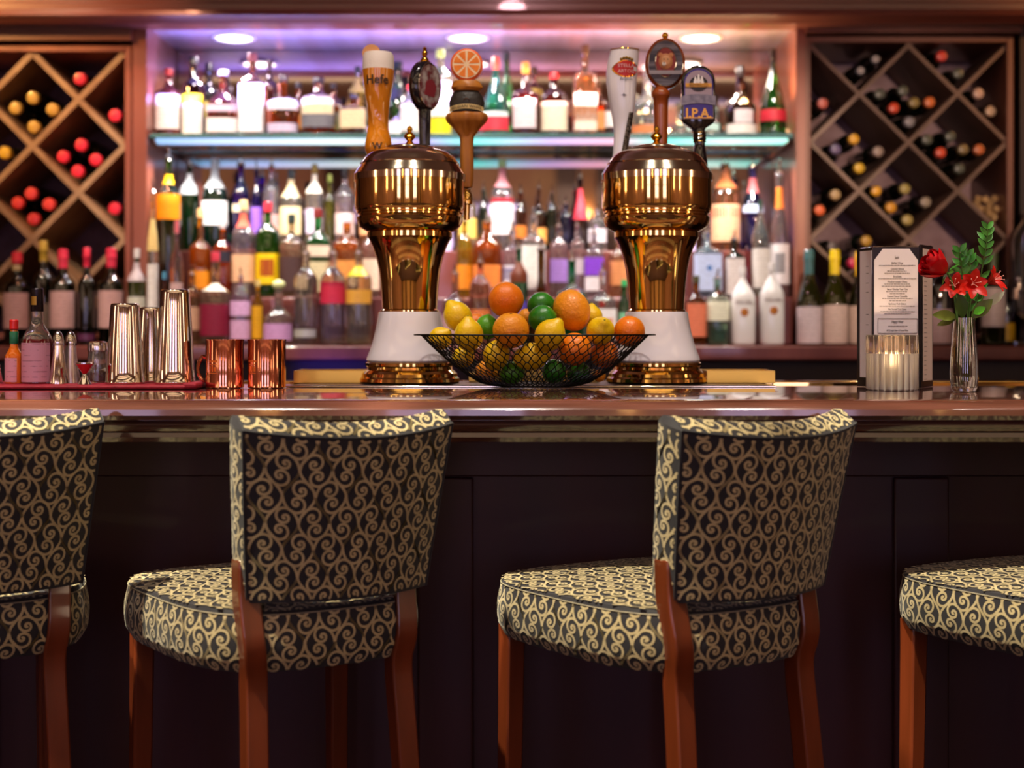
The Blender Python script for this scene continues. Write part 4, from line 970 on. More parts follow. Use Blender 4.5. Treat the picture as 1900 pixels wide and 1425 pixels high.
# ------------------------------------------------------------------ fruit basket
BX, BYc = .043, 2.757
fb = thing('fruit_basket', 'black wire mesh basket of citrus fruit on the bar between the beer towers', 'basket', (BX, BYc, ZP + .0005))
Zr = PZ(622, 2.70) - ZP
rings = [(0.0, .083, .062, 0), (.006, .105, .070, 1), (.026, .138, .080, 0), (.048, .166, .088, 1), (.070, .190, .096, 0), (Zr, .216, .104, 1)]
def oval(a, b_, th):
    n = 2.2; c, s_ = cos(th), sin(th)
    q = (abs(c)**n + abs(s_)**n) ** (-1/n)
    return Vector((a*q*c, b_*q*s_, 0))
N = 66
def bowl(f, th):
    f = max(0, min(5, f)); i = min(4, int(f)); t_ = f - i
    z = rings[i][0]*(1-t_) + rings[i+1][0]*t_
    a = rings[i][1]*(1-t_) + rings[i+1][1]*t_; b_ = rings[i][2]*(1-t_) + rings[i+1][2]*t_
    v = oval(a, b_, th); v.z = z; return v
m = MB(); tip = []
for k in range(96):
    th = 2*pi*k/96; v = bowl(5, th); e = max(0, abs(cos(th)) - .86) / .14
    v.x += .012 * e * (1 if v.x > 0 else -1); tip.append(v)
m.tube(tip, .0016, 6, close=True); m.build('rim_wire', blackm, fb)
for lv in range(7):
    m = MB()
    for ph in (0, pi):
        pts = []
        for k in range(N * 6):
            th = 2*pi*k/(N*6)
            pts.append(bowl((lv + .5)*5/7 + .38*sin(th*N/2 + ph), th))
        m.tube(pts, .0010, 5, close=True)
    m.build('wire_band', blackm, fb)
m = MB(); m.tube([bowl(0, 2*pi*k/60) for k in range(60)], .0014, 6, close=True)
for k in range(-3, 4):
    x = k*.024; y = .060*sqrt(max(0, 1 - (x/.085)**2)); m.tube([(x, -y, .0), (x, y, .0)], .0011, 5)
m.build('base_wire', blackm, fb)

citrus_bump = (230, .5, .0022)
om = mat('orange_skin', 'f08a10', .38, coat=.25, noise=(9, 'e87408'), bump=citrus_bump, sss=.1)
om2 = mat('golden_orange_skin', 'f0a018', .4, coat=.2, noise=(8, 'e88c10'), bump=(180, .7, .003), sss=.1)
lm = mat('lemon_skin', 'f2cc10', .36, coat=.25, noise=(9, 'e8bc0c'), bump=citrus_bump, sss=.1)
gm = mat('lime_skin', '2a8a14', .3, coat=.35, noise=(9, '1c6c10'), bump=citrus_bump)
gm2 = mat('light_lime_skin', '5ca81c', .3, coat=.35, noise=(9, '48941a'), bump=citrus_bump)
def fruit(kind, px, py, r, D, label, sq=1., rot=0., m_=None, tilt=0.):
    s = F / D; R_ = r / s
    loc = Vector(P(px, py, D))
    name = {'o': 'orange', 'l': 'lemon', 'g': 'lime'}[kind]
    t = thing(name, label, name, loc, 0, {'o': 'oranges in the wire basket', 'l': 'lemons in the wire basket', 'g': 'limes in the wire basket'}[kind])
    t.rotation_euler = (tilt, rot, 0)
    m = MB(); pr = []
    K = 22
    for i in range(K + 1):
        a = pi * i / K; c = -cos(a); rr_ = sin(a)
        z = c * sq
        if kind == 'l':
            rr_ = sin(a) ** 1.05
            if c > .86: z += .22 * ((c - .86) / .14) ** 1.0; rr_ = rr_ * .9 + .02
            if c < -.93: z -= .06 * ((-c - .93) / .07)
        if kind == 'g' and c > .93: z += .05 * ((c - .93) / .07)
        if kind == 'o' and c > .95: z -= .05 * ((c - .95) / .05)
        pr.append((max(1e-5, R_ * rr_), R_ * z))
    m.lathe(pr, seg=36, rib=lambda a, z: R_ * .012 * sin(2*a + z*40))
    m.build('peel', m_ or {'o': om, 'l': lm, 'g': gm}[kind], t, sharp=80)
    m = MB(); zt_ = pr[-1][1]
    if kind == 'o':
        m.lathe([(1e-4, zt_ + .0006), (.0022, zt_ + .0008), (.0028, zt_ - .0006), (.0026, zt_ - .003)], seg=8); m.build('stem_scar', mat('stem_brown', '5c3814', .8), t)
    else:
        m.lathe([(1e-4, zt_ + .0010), (.0018, zt_ + .0006), (.0024, zt_ - .0015)], seg=8); m.build('stem_tip', mat('stem_olive', '8c8420', .8), t)
    return t
FR = [
 ('o', 939, 556, 33, 2.800, 'big orange on top of the pile, left of the two limes', 1, .5, None, -.25),
 ('o', 948, 613, 34, 2.735, 'large orange at the front centre of the basket, under the topmost orange', .98, .0, om2, .2),
 ('g', 1003, 566, 24, 2.840, 'dark green lime stacked above the other lime', 1.05, 1.2, None, 0),
 ('g', 1006, 591, 25, 2.785, 'glossy dark lime directly below the upper lime', 1.05, 1.3, None, .2),
 ('o', 1061, 576, 34, 2.790, 'pear shaped golden orange with a dark stem scar at the top right', 1.18, -.35, om2, -.3),
 ('l', 850, 588, 26, 2.830, 'lemon with its nipple pointing up at the left top of the pile', 1.15, -.55, None, 0),
 ('l', 870, 622, 27, 2.750, 'pale lemon standing upright at the front left above the rim', 1.12, -.05, None, .1),
 ('l', 817, 628, 23, 2.800, 'leftmost lemon resting on the basket rim', 1.05, .9, None, .5),
 ('g', 904, 607, 22, 2.820, 'light green lime between the left lemons and the centre orange', 1.05, .1, gm2, 0),
 ('l', 1020, 622, 28, 2.725, 'lemon with nipple pointing up right, below the glossy lime', 1.12, .6, None, .15),
 ('l', 1114, 614, 26, 2.790, 'lemon at the right between the pear shaped orange and the end orange', 1.1, .3, None, .9),
 ('o', 1168, 615, 31, 2.800, 'orange at the right end of the basket in front of the second tower', 1, .3, om, -.2),
 ('l', 1098, 588, 20, 2.860, 'small lemon peeking out behind the pear shaped orange', 1.05, .0, None, 0),
 ('o', 978, 590, 18, 2.880, 'small orange glimpsed between the topmost orange and the limes', 1, 0, om2, 0),
 ('o', 884, 600, 20, 2.880, 'orange sliver behind the light green lime', 1, 0, om, 0),
 ('l', 921, 659, 25, 2.745, 'lemon inside the wires below the centre orange', 1.15, .3, None, .1),
 ('l', 859, 663, 25, 2.800, 'lemon inside the wires at the left below the leftmost lemons', 1.15, .8, None, .4),
 ('l', 985, 662, 26, 2.740, 'large lemon lying sideways inside the wires at the basket centre', 1.25, 1.45, None, 0),
 ('o', 1066, 648, 31, 2.760, 'orange inside the wires right of the sideways lemon', 1, .2, om, .5),
 ('o', 1121, 657, 28, 2.800, 'orange inside the wires at the right below the end orange', 1, .4, om, .3),
 ('g', 950, 692, 21, 2.770, 'lime at the basket bottom left of centre', 1.1, 1.4, gm2, 0),
 ('g', 1028, 689, 22, 2.765, 'lime at the basket bottom right of centre with a pale glint', 1.1, .4, None, .8),
 ('g', 1073, 692, 20, 2.830, 'darkest lime at the bottom right of the basket', 1.1, 1.2, None, 0),
 ('o', 903, 690, 22, 2.810, 'small orange at the bottom left of the basket', 1, .1, om2, .2),
 ('o', 1112, 697, 15, 2.870, 'smallest orange low at the bottom right of the basket', 1, 0, om2, 0),
]
# settle depths a little so no two fruits share space
FL = [list(f) for f in FR]
for f in FL: f[4] -= .042
def inside_shrink(f):
    pass
for it in range(400):
    for i in range(len(FL)):
        for j in range(i):
            a, b_ = FL[i], FL[j]
            pa, pb = P(a[1], a[2], a[4]), P(b_[1], b_[2], b_[4])
            ra, rb_ = a[3]*a[4]/F*(1.0 + (a[6]-1)*.55), b_[3]*b_[4]/F*(1.0 + (b_[6]-1)*.55)
            d = (pa - pb).length; need = (ra + rb_) * 1.01
            if d < need:
                sg = 1 if a[4] >= b_[4] else -1
                k = (need - d) * .3
                a[4] += sg*k; b_[4] -= sg*k
                a[4] = min(2.85, max(2.675, a[4])); b_[4] = min(2.85, max(2.675, b_[4]))
                if it > 150:
                    for q in (a, b_): q[3] *= .9985
MINR = [f[3]*(.94 if f[2] < 632 else .8) for f in FR]
def bowl_ab(z):
    z = max(0, z)
    for i in range(5):
        if z <= rings[i+1][0]: break
    f = min(1, (z - rings[i][0]) / (rings[i+1][0] - rings[i][0]))
    return rings[i][1]*(1-f) + rings[i+1][1]*f, rings[i][2]*(1-f) + rings[i+1][2]*f
for it in range(300):
    for i, f in enumerate(FL):
        p = P(f[1], f[2], f[4]); R_ = f[3]*f[4]/F*(1 + (f[6]-1)*.4); zr = p.z - ZP
        if zr - R_*.3 < Zr:
            a_, b2 = bowl_ab(zr - R_*.45); a_ -= R_*.95 + .002; b2 -= R_*.95 + .002
            q = abs(p.x - BX)/max(.001, a_)
            if q > .97 and f[3] > MINR[i]: f[3] *= .995
            lim = max(.0, b2)*sqrt(max(0, 1 - min(1, q)**2)) + .002
            d = f[4] - BYc
            if abs(d) > lim: f[4] += (math.copysign(lim, d) - d)*.5
    for i in range(len(FL)):
        for j in range(i):
            a, b_ = FL[i], FL[j]
            pa, pb = P(a[1], a[2], a[4]), P(b_[1], b_[2], b_[4])
            need = (a[3]*a[4]/F*(1.0 + (a[6]-1)*.55) + b_[3]*b_[4]/F*(1.0 + (b_[6]-1)*.55))*1.005
            d = (pa - pb).length
            if d < need:
                sg = 1 if a[4] >= b_[4] else -1
                a[4] += sg*(need-d)*.25; b_[4] -= sg*(need-d)*.25
                if it > 120:
                    for q, n_ in ((a, i), (b_, j)):
                        if q[3] > MINR[n_]: q[3] *= .998
for f in FL: fruit(f[0], f[1], f[2], f[3], f[4], f[5], f[6], f[7], f[8], f[9])

# ------------------------------------------------------------------ items on the left of the bar
mt = thing('bar_mat', 'folded red cloth bar mat under the shakers at the left of the bar', 'bar mat')
ZM = BARZ + .008
m = MB(); m.box(-1.5, PX(352, 2.7), 2.665, 2.86, BARZ + .0008, ZM - .0005); bevel(m.build('cloth', mat('red_cloth', 'b01c34', .6, noise=(50, '901428'), bump=(300, .4, .002)), mt), .003, 3)
m = MB(); m.box(PX(345, 2.7), PX(371, 2.7), 2.668, 2.855, BARZ + .001, ZM + .004, M=Matrix.Identity(4)); bevel(m.build('folded_edge', MATS['red_cloth'], mt), .004, 3)
DM = 2.76; SM = F / DM
def lt(px, py): return
def simple(name, cat, label, px, D, Z, parts, grp=None, rot=0):
    """parts: (part name, profile in (px radius, px y of the photo), material, kwargs); first y base = Z"""
    s = F / D
    t = thing(name, label, cat, (PX(px, D), D, Z), rot, grp)
    for nm, L, mt_, kw in parts:
        m = MB(); m.lathe([(max(r, .02)/s, PZ(y, D) - Z if y is not None else 0) for r, y in L], **kw); m.build(nm, mt_, t, sharp=30)
    return t
# boston shakers (upside-down tins)
def tin(px, top, rb, rt, D, Z, label):
    s = F / D; h = PZ(top, D) - Z
    t = thing('cocktail_shaker', label, 'cocktail shaker', (PX(px, D), D, Z), 0, 'steel cocktail shakers')
    pr = [(rb*1.0, .0), (rb*1.03, .0015), (rb*1.03, .004), (rb, .006)]
    pr += [(rb + (rt - rb)*f, h*f) for f in (.15, .3, .5, .7, .85, .96)]
    pr += [(rt*.99, h*.985), (rt*.93, h*.997), (rt*.85, h)]
    m = MB(); m.lathe([(r/s, z) for r, z in pr], seg=48); m.build('tin', steel, t, sharp=60)
    m = MB(); m.lathe([(rt*.85/s, h), (rt*.8/s, h - .002), (1e-4, h - .002)], seg=48); m.build('tin_bottom', chrome, t)
    return t
tin(232, 563, 36, 26, 2.75, ZM, 'short steel shaker tin at the left of the three tins')
tin(325, 537, 37, 26.5, 2.75, ZM, 'tallest steel shaker tin next to the copper mugs')
tin(281, 570, 33, 21, 2.835, ZM, 'darker steel shaker tin standing behind and between the other two')
# copper mugs
def mug(px, label, hand):
    D = 2.735; s = F / D
    t = thing('copper_mug', label, 'mug', (PX(px, D), D, BARZ + .0006), 0, 'copper mugs')
    h = PZ(630, D) - BARZ; r = 35.5 / s
    m = MB(); m.lathe([(1e-4, .0), (r*.96, .0), (r*1.0, .002), (r*.985, .006), (r*.985, h - .004), (r*1.01, h - .002), (r*1.01, h), (r*.96, h), (r*.955, .006), (1e-4, .005)], seg=48); m.build('cup', copper, t, sharp=35)
    m = MB()
    if hand == 'left': pts = [(-r*.97, 0, h*.62), (-r*1.18, 0, h*.64), (-r*1.36, 0, h*.5), (-r*1.38, 0, h*.32), (-r*1.22, 0, h*.18), (-r*.97, 0, h*.14)]
    else: pts = [(0, r*.97, h*.7), (0, r*1.25, h*.72), (0, r*1.45, h*.5), (0, r*1.3, h*.2), (0, r*.97, h*.18)]
    m.tube(catmull(pts, 5), .0035, 8); m.build('handle', copper, t)
    m = MB(); R_ = r*.99
    x0 = -r*.45 if hand == 'left' else -r*.62
    for i, (dx, dz, w, hh) in enumerate(((-.006,.012,.005,.0035),(.0,.012,.005,.0035),(.006,.012,.005,.0035),(-.004,.006,.008,.0015),(.004,.006,.006,.0015),(-.006,-.002,.0025,.011),(-.001,-.002,.0025,.011),(.0045,-.003,.004,.008),(.0,-.010,.016,.0013))):
        a = math.asin(max(-.95, min(.95, (x0 + dx)/R_)))
        Mx = Matrix.Rotation(a, 4, 'Z') @ Matrix.Translation((0, -R_, h*.42 + dz))
        m.box(-w/2, w/2, -.0004, .001, -hh/2, hh/2, M=Mx)
    m.build('stamped_emblem', mat('bright_copper', 'f08038', .35, .6), t)
    return t
mug(417, 'copper mug with its handle showing, beside the shakers', 'left')
mug(495, 'copper mug between the other mug and the brass drip tray', 'back')
# hot sauce
cgl = glass('f0ece8', .03, .95)
simple('hot_sauce_bottle', 'bottle', 'small orange hot sauce bottle with red cap and green neck band on the mat', 26, DM, ZM, [
 ('sauce_body', [(0,712.5),(15,712.5),(16.5,710),(16.5,665),(15.5,658),(11,651),(7.8,644),(7.2,638),(7,612),(0,612)], mat('orange_sauce', 'e07010', .1, coat=.8, noise=(8, 'c85808')), dict(seg=28)),
 ('cap', [(7.4,611),(8.2,610),(8.2,595),(7,593),(0,593)], plastic('d81c1c'), dict(seg=20)),
 ('neck_band', [(7.5,638),(8,637),(8,616),(7.5,615)], plastic('10704c'), dict(seg=20)),
 ('label', [(17,708),(17,664)], paper('d898ac'), dict(seg=16, a0=-pi/2-.95, a1=-pi/2+.6))])
simple('bitters_bottle', 'bottle', 'clear bottle of dark red sauce with a large mauve label and black foil neck', 69, DM, ZM, [
 ('glass_neck', [(0,628),(26,630),(25.5,626),(22,618),(16,608),(11.5,598),(10.5,588),(10,572),(0,572)], cgl, dict(seg=30)),
 ('sauce_body', [(0,712.5),(26,712.5),(27.5,710),(27.5,634),(26.5,629),(0,628.5)], mat('dark_red_sauce', '5c0c14', .08, coat=.9), dict(seg=30)),
 ('label', [(28,708),(28,636)], paper('c890a8'), dict(seg=20, a0=-pi/2-1.25, a1=-pi/2+1.25)),
 ('foil_neck', [(11.2,578),(11.6,577),(11.6,537),(10,535),(0,535)], mat('black_foil', '20161c', .25, .5), dict(seg=22)),
 ('gold_seal', [(12.0,566),(12.0,550)], mat('old_gold', 'a88438', .3, .8), dict(seg=10, a0=-pi/2-.9, a1=-pi/2+.2))])
def sp(px, label, m1, D=DM):
    simple('spice_shaker', 'shaker', label, px, D, ZM, [
     ('shaker_body', [(0,712.5),(19,712.5),(19,709),(15,690),(11.5,660),(10,640),(0,640)], m1, dict(seg=28)),
     ('domed_lid', [(10.4,641),(11,639),(10.5,633),(9,624),(5.5,617),(1.5,614),(0,613.5)], chrome, dict(seg=24))], 'chrome topped spice shakers')
sp(108, 'chrome spice shaker with a pointed dome next to the mauve-labelled bottle', steel)
sp(131, 'pale spice shaker with a pointed dome beside the red jigger', mat('brushed_pale_steel', 'd8c8c4', .25, .9), 2.80)
simple('jigger', 'jigger', 'red double-cone jigger with a chrome rim in front of the glass pepper shaker', 157, 2.73, ZM, [
 ('upper_cone', [(4,693),(17,675),(17.5,674)], mat('red_enamel', 'c81c28', .2, .3, coat=.8), dict(seg=28)),
 ('chrome_rim', [(17,676),(18.3,675),(18.3,672.5),(16.5,672.5),(16,676)], chrome, dict(seg=28)),
 ('lower_cone', [(4,694),(5,698),(13,712.5),(12,712.5),(4,700)], chrome, dict(seg=28))])
simple('pepper_shaker', 'shaker', 'glass shaker with chrome lid and brown flakes between jigger and tins', 181, 2.81, ZM, [
 ('glass_jar', [(0,712),(17,712),(18.5,708),(18.5,665),(17,658),(16.5,651),(15.7,651),(16,658),(17.5,666),(17.5,706),(0,708)], cgl, dict(seg=28)),
 ('spice_fill', [(0,707),(17,707),(17.2,690),(10,686),(0,688)], mat('chili_flakes', '8c3c14', .8, noise=(120, 'c87830')), dict(seg=24)),
 ('lid', [(16.6,652),(18,651),(18.4,640),(17,635),(12,633),(0,632.5)], chrome, dict(seg=28))])
simple('spice_shaker', 'shaker', 'glass spice shaker cut by the left photo edge', -14, DM, ZM, [
 ('shaker_body', [(0,712.5),(19,712.5),(19,709),(15,690),(11.5,665),(11,655),(0,655)], cgl, dict(seg=28)),
 ('domed_lid', [(11.4,656),(12,654),(11,646),(8,640),(0,637)], chrome, dict(seg=24))], 'chrome topped spice shakers')

# ------------------------------------------------------------------ candle
D = 2.64; s = F / D
t = thing('candle_holder', 'ribbed glass candle holder glowing in front of the menu', 'candle', (PX(1655.5, D), D, BARZ + .0005))
hh = PZ(622, D) - BARZ; R_ = 47.5 / s
ribf = lambda a, z: R_ * .045 * cos(22 * a)
m = MB(); m.lathe([(R_*.955, hh*.665), (R_*.955, hh - .002), (R_*.935, hh)], seg=176, rib=ribf)
m.lathe([(R_*.90, hh), (R_*.86, hh - .001), (R_*.86, hh*.665)], seg=88); m.build('clear_rim', mat('ribbed_glass', 'fff0e0', .03, trans=.95, ior=1.4), t, sharp=80)
m = MB(); m.lathe([(1e-4, 0), (R_*.92, 0), (R_*.955, .003), (R_*.955, hh*.665), (R_*.86, hh*.665), (R_*.86, .008), (1e-4, .007)], seg=176, rib=lambda a, z: ribf(a, z) if z > .002 else 0); m.build('frosted_body', mat('frosted_glass', 'fffaf0', .35, trans=.55, ior=1.4), t, sharp=80)
m = MB(); m.lathe([(1e-4, .009), (R_*.5, .009), (R_*.5, hh*.38), (1e-4, hh*.38)], seg=40); m.build('wax', mat('candle_wax', 'f8ecd0', .5), t)
m = MB(); m.tube([(0, 0, hh*.38), (0, 0, hh*.44)], .0008, 6); m.build('wick', black, t)
m = MB(); m.lathe([(1e-4, hh*.43), (.004, hh*.47), (.0065, hh*.53), (.004, hh*.61), (1e-4, hh*.70)], seg=14); m.build('flame', mat('candle_flame', 'ffd8a0', .5, emit='ffd49a', es=60.), t)

# ------------------------------------------------------------------ menu
D = 2.72; s = F / D
mn = thing('bar_menu', 'tall black folding bar menu with white printed pages standing behind the candle', 'menu', (0, 0, 0))
ZB_ = BARZ + .001
boardm = mat('menu_board', '1c1418', .35, coat=.3)
pagem = mat('menu_page', 'f0e8ec', .6)
def panel(xa, ya, xb, yb, z0, z1, name, m_, th=.003, parent=mn, yoff=0.):
    A = Vector((xa, ya, 0)); B = Vector((xb, yb, 0)); d = (B - A).normalized(); n_ = Vector((d.y, -d.x, 0))
    mm = MB(); vs = []
    for q in (0, 1):
        for (p, z) in ((A, z0), (B, z0), (B, z1), (A, z1)):
            vs.append(Vector((p.x, p.y, z)) + n_ * (yoff + th * q))
    mm.add(vs, [(0,1,2,3),(7,6,5,4),(0,4,5,1),(1,5,6,2),(2,6,7,3),(3,7,4,0)])
    return mm.build(name, m_, parent), A, d, n_
z1 = PZ(457, D)
# back board, centre board, right wing
xL, xC, xR, xE = PX(1593, 2.80), PX(1621, 2.73), PX(1704, 2.73), PX(1727, 2.80)
bd, *_ = panel(xL, 2.80, xC + .02, 2.745, ZB_, z1, 'left_board', boardm, .004)
p1, A1, d1, n1 = panel(xL + .003, 2.80, xC + .006, 2.752, ZB_ + .018, z1 - .006, 'left_page', pagem, .0008, mn, .0042)
cb, A2, d2, n2 = panel(xC - .001, 2.735, xR + .002, 2.735, ZB_, z1 - .001, 'centre_board', boardm, .004)
# centre page with clipped corners
def page(x0, x1, z0, z1, y, c):
    return [(x0 + c*.0, z0), (x1, z0), (x1, z1 - c*1.35), (x1 - c, z1), (x0 + c, z1), (x0, z1 - c*1.35)]
m = MB(); m.slab(page(xC + .001, xR - .001, ZB_ + .008, z1 - .004, 0, .016), 2.7296, 2.7306); cp = m.build('centre_page', pagem, mn)
rb2, A3, d3, n3 = panel(xR + .003, 2.736, xE, 2.80, ZB_, z1 + .004, 'right_board', boardm, .004)
rp, A4, d4, n4 = panel(xR + .007, 2.740, xE - .003, 2.797, ZB_ + .012, z1 - .003, 'right_page', mat('menu_page_warm', 'dcc4b8', .6), .0008, mn, .0042)
m = MB(); rr2 = .0012
m.tube([(xL - .001, 2.80, ZB_ + .026), (xL - .001, 2.80, ZB_ + .006), (xL + .004, 2.795, ZB_ + .001), (xL + .012, 2.785, ZB_ + .001)], rr2, 6)
m.tube([(xL - .001, 2.80, z1 - .03), (xL - .001, 2.80, z1 - .006), (xL + .003, 2.795, z1), (xC, 2.745, z1)], rr2, 6)
m.tube([(xC, 2.732, z1), (xR, 2.732, z1), (xE, 2.80, z1 + .005)], rr2, 6); m.tube([(xE, 2.80, z1 + .004), (xE, 2.80, z1 - .024)], rr2, 6); m.tube([(xE, 2.80, ZB_ + .002), (xE, 2.80, ZB_ + .026)], rr2, 6)
m.build('metal_edge', chrome, mn)
inkm = mat('menu_ink', '3c3438', .6)
sc = F / 2.73
def mline(txt, px, py, size, fit=None, sh=0., name='menu_lettering'):
    return text(txt, size, TM((PX(px, 2.7295), 2.7293, PZ(py, 2.7295))), inkm, name, cp, depth=.0001, fit=fit and fit / sc, shear=sh)
mline('Snacks', 1664, 478, .0085, 8, .2)
ML = [(488, 'Buffalo Wings', 21), (499, 'Coconut Shrimp', 24), (513, 'Bruschetta', 15), (523, 'Mediterranean Olives', 36), (537, 'Bacon Cheddar Tater Tots', 38), (550, 'Roasted Cheese Quesadilla', 37), (564, 'Barbecue Pork Sliders', 32), (574, 'Pan Seared Crab Cakes', 33)]
for y, tx, w in ML: mline(tx, 1665, y, .0048, w)
m = MB()
def inkline(xa, xb, y, h_=.5):
    m.box(PX(xa, 2.7295), PX(xb, 2.7295), 2.7290, 2.7295, PZ(y + h_, 2.7295), PZ(y - h_, 2.7295))
for xa, xb, y in ((1631,1698,492.5),(1646,1682,503),(1641,1688,507),(1630,1700,517),(1641,1688,527),(1636,1690,531),(1644,1684,541),(1651,1679,545),(1637,1693,554),(1650,1682,558),(1632,1697,568),(1634,1697,578),(1641,1690,582),(1648,1684,605)):
    x = xa
    while x < xb:
        w = random.uniform(2.2, 5.5); inkline(x, min(x + w, xb), y, .38); x += w + 1.1
for xa, xb, y in ((1629,1702,591),(1629,1702,618)): inkline(xa, xb, y, .3)
for x in (1629, 1702): m.box(PX(x-.3, 2.7295), PX(x+.3, 2.7295), 2.7290, 2.7295, PZ(618, 2.7295), PZ(591, 2.7295))
m.build('menu_print', inkm, cp)
mline('Happy Hour', 1665, 597, .0075, 22, .2); mline('All Draught Beer & House Wine', 1665, 613, .005, 40)
# faint print on side pages
m = MB()
for i in range(26):
    z = z1 - .03 - i*.0088; a0 = .004 + .003*random.random(); a1 = .013 + .006*random.random()
    for (A, d, n_, q) in ((A4, d4, n4, (a0, a0 + .7*(a1))),):
        b0 = A + d*q[0]*1.1 + n_*.0052; b1 = A + d*(q[1]*1.5) + n_*.0052
        m.add([(b0.x, b0.y, z), (b1.x, b1.y, z), (b1.x, b1.y, z + .0009), (b0.x, b0.y, z + .0009)], [(0,1,2,3)])
m.build('page_print', inkm, rp)
m = MB()
for i, yy in enumerate((495, 508, 526, 543, 584, 603)):
    z = PZ(yy, 2.77); b0 = A1 + d1*.030 + n1*.0052; b1 = A1 + d1*(.040) + n1*.0052
    m.add([(b0.x, b0.y, z), (b1.x, b1.y, z), (b1.x, b1.y, z + .0009), (b0.x, b0.y, z + .0009)], [(0,1,2,3)])
m.build('page_print', inkm, p1)

# ------------------------------------------------------------------ vase and flowers
D = 2.56; s = F / D
VX = PX(1789, D)
t = thing('glass_vase', 'slim clear glass vase half full of water holding red flowers', 'vase', (VX, D, BARZ + .0005))
L = [(19,728),(23,722),(25.5,705),(26,690),(25,665),(22.5,635),(20,605),(19,590)]
q = lambda y: PZ(y, D) - BARZ
LLv = [(a/s, max(0, q(b_))) for a, b_, c in catmull([(a, b_, 0) for a, b_ in L], 3)]
m = MB(); m.lathe([(1e-4, 0)] + LLv + [(r - .0012, z) for r, z in LLv[::-1] if z > .008] + [(1e-4, .008)], seg=40); m.build('glass', glass('f2f6f6', .01, 1.), t, sharp=60)
wl = [(r - .0016, z) for r, z in LLv if .009 < z < q(638)]
m = MB(); m.lathe([(1e-4, wl[0][1])] + wl + [(1e-4, wl[-1][1])], seg=36); m.build('water', mat('water', 'f4fafa', .0, trans=1., ior=1.33), t, sharp=60)
vpt = lambda px, py, dy=0.: P(px, py, D + dy)
def leafmesh(m, base, tip, w, nrm, mi=0, fold=.25, curl=.15):
    base, tip = Vector(base), Vector(tip); ax = tip - base; L_ = ax.length; ax.normalize()
    sd = ax.cross(Vector(nrm)); sd.normalize(); up = sd.cross(ax)
    prof = [(0, .08), (.15, .55), (.35, .95), (.55, 1.), (.75, .75), (.9, .38), (1., .02)]
    vs = []
    for f, ww in prof:
        c = base + ax * L_ * f + up * (-curl * L_ * f * f)
        vs += [c - sd*w*ww + up*w*ww*fold, c, c + sd*w*ww + up*w*ww*fold]
    fs = []
    for i in range(len(prof) - 1):
        for j in (0, 1): fs.append((i*3+j, i*3+j+1, (i+1)*3+j+1, (i+1)*3+j))
    m.add(vs, fs, mi)
def stemobj(pts, r, parent): 
    m = MB(); m.tube(catmull(pts, 5), r, 8); return m.build('stem', stemg, parent)
bx = (1789, 715)
# rose
FG = 'flowers in the glass vase'
t = thing('rose', 'large red rose leaning left over the menu edge', 'rose', (0, 0, 0), 0, FG)
stemobj([vpt(1786, 712, .01), vpt(1780, 640, .005), vpt(1776, 590, -.002), vpt(1768, 530), vpt(1757, 505)], .0022, t)
rosem = mat('rose_petal', 'dc0c1c', .35, noise=(20, 'b40814'))
c = vpt(1757, 506); ax = (vpt(1712, 478, -.01) - c).normalized()
rotm = ax.to_track_quat('Z', 'Y').to_matrix().to_4x4()
Mr = Matrix.Translation(c) @ rotm
m = MB()
Lr = .050
for layer, (n_, r0, hgt, open_) in enumerate(((3, .009, 1.0, .0), (3, .014, .98, .12), (4, .019, .94, .28), (5, .0225, .84, .55))):
    for k in range(n_):
        a0 = 2*pi*k/n_ + layer*.7; span = 2*pi/n_*.72
        vs = []; NU, NV = 8, 8
        for v in range(NV + 1):
            f = v/NV; z = Lr*hgt*(f**.9)
            rr3 = r0*(sin(min(1, f*1.5)*pi/2)**.7)*(1 + open_*max(0, f - .55)*1.2) * (1 - .25*(f > .8)*(f-.8)*4*(1 - open_))
            for u in range(NU + 1):
                g = u/NU*2 - 1; a = a0 + g*span*(1 - .35*f**4)
                zz = z - .006*abs(g)**2*f
                r4 = rr3*(1 + .10*g) + open_*.003*f**6*(1 - g*g)
                vs.append(Mr @ Vector((r4*cos(a), r4*sin(a), zz)))
        m.add(vs, [(i*(NU+1)+j, i*(NU+1)+j+1, (i+1)*(NU+1)+j+1, (i+1)*(NU+1)+j) for i in range(NV) for j in range(NU)])
m.build('bloom', rosem, t, sharp=80)
m = MB()
for k in range(5):
    a = 2*pi*k/5; b = Mr @ Vector((.004*cos(a), .004*sin(a), -.001)); e = Mr @ Vector((.026*cos(a), .026*sin(a), .004 - .012*(k % 2)))
    leafmesh(m, b, e, .004, ax)
m.build('sepal', leafg, t)
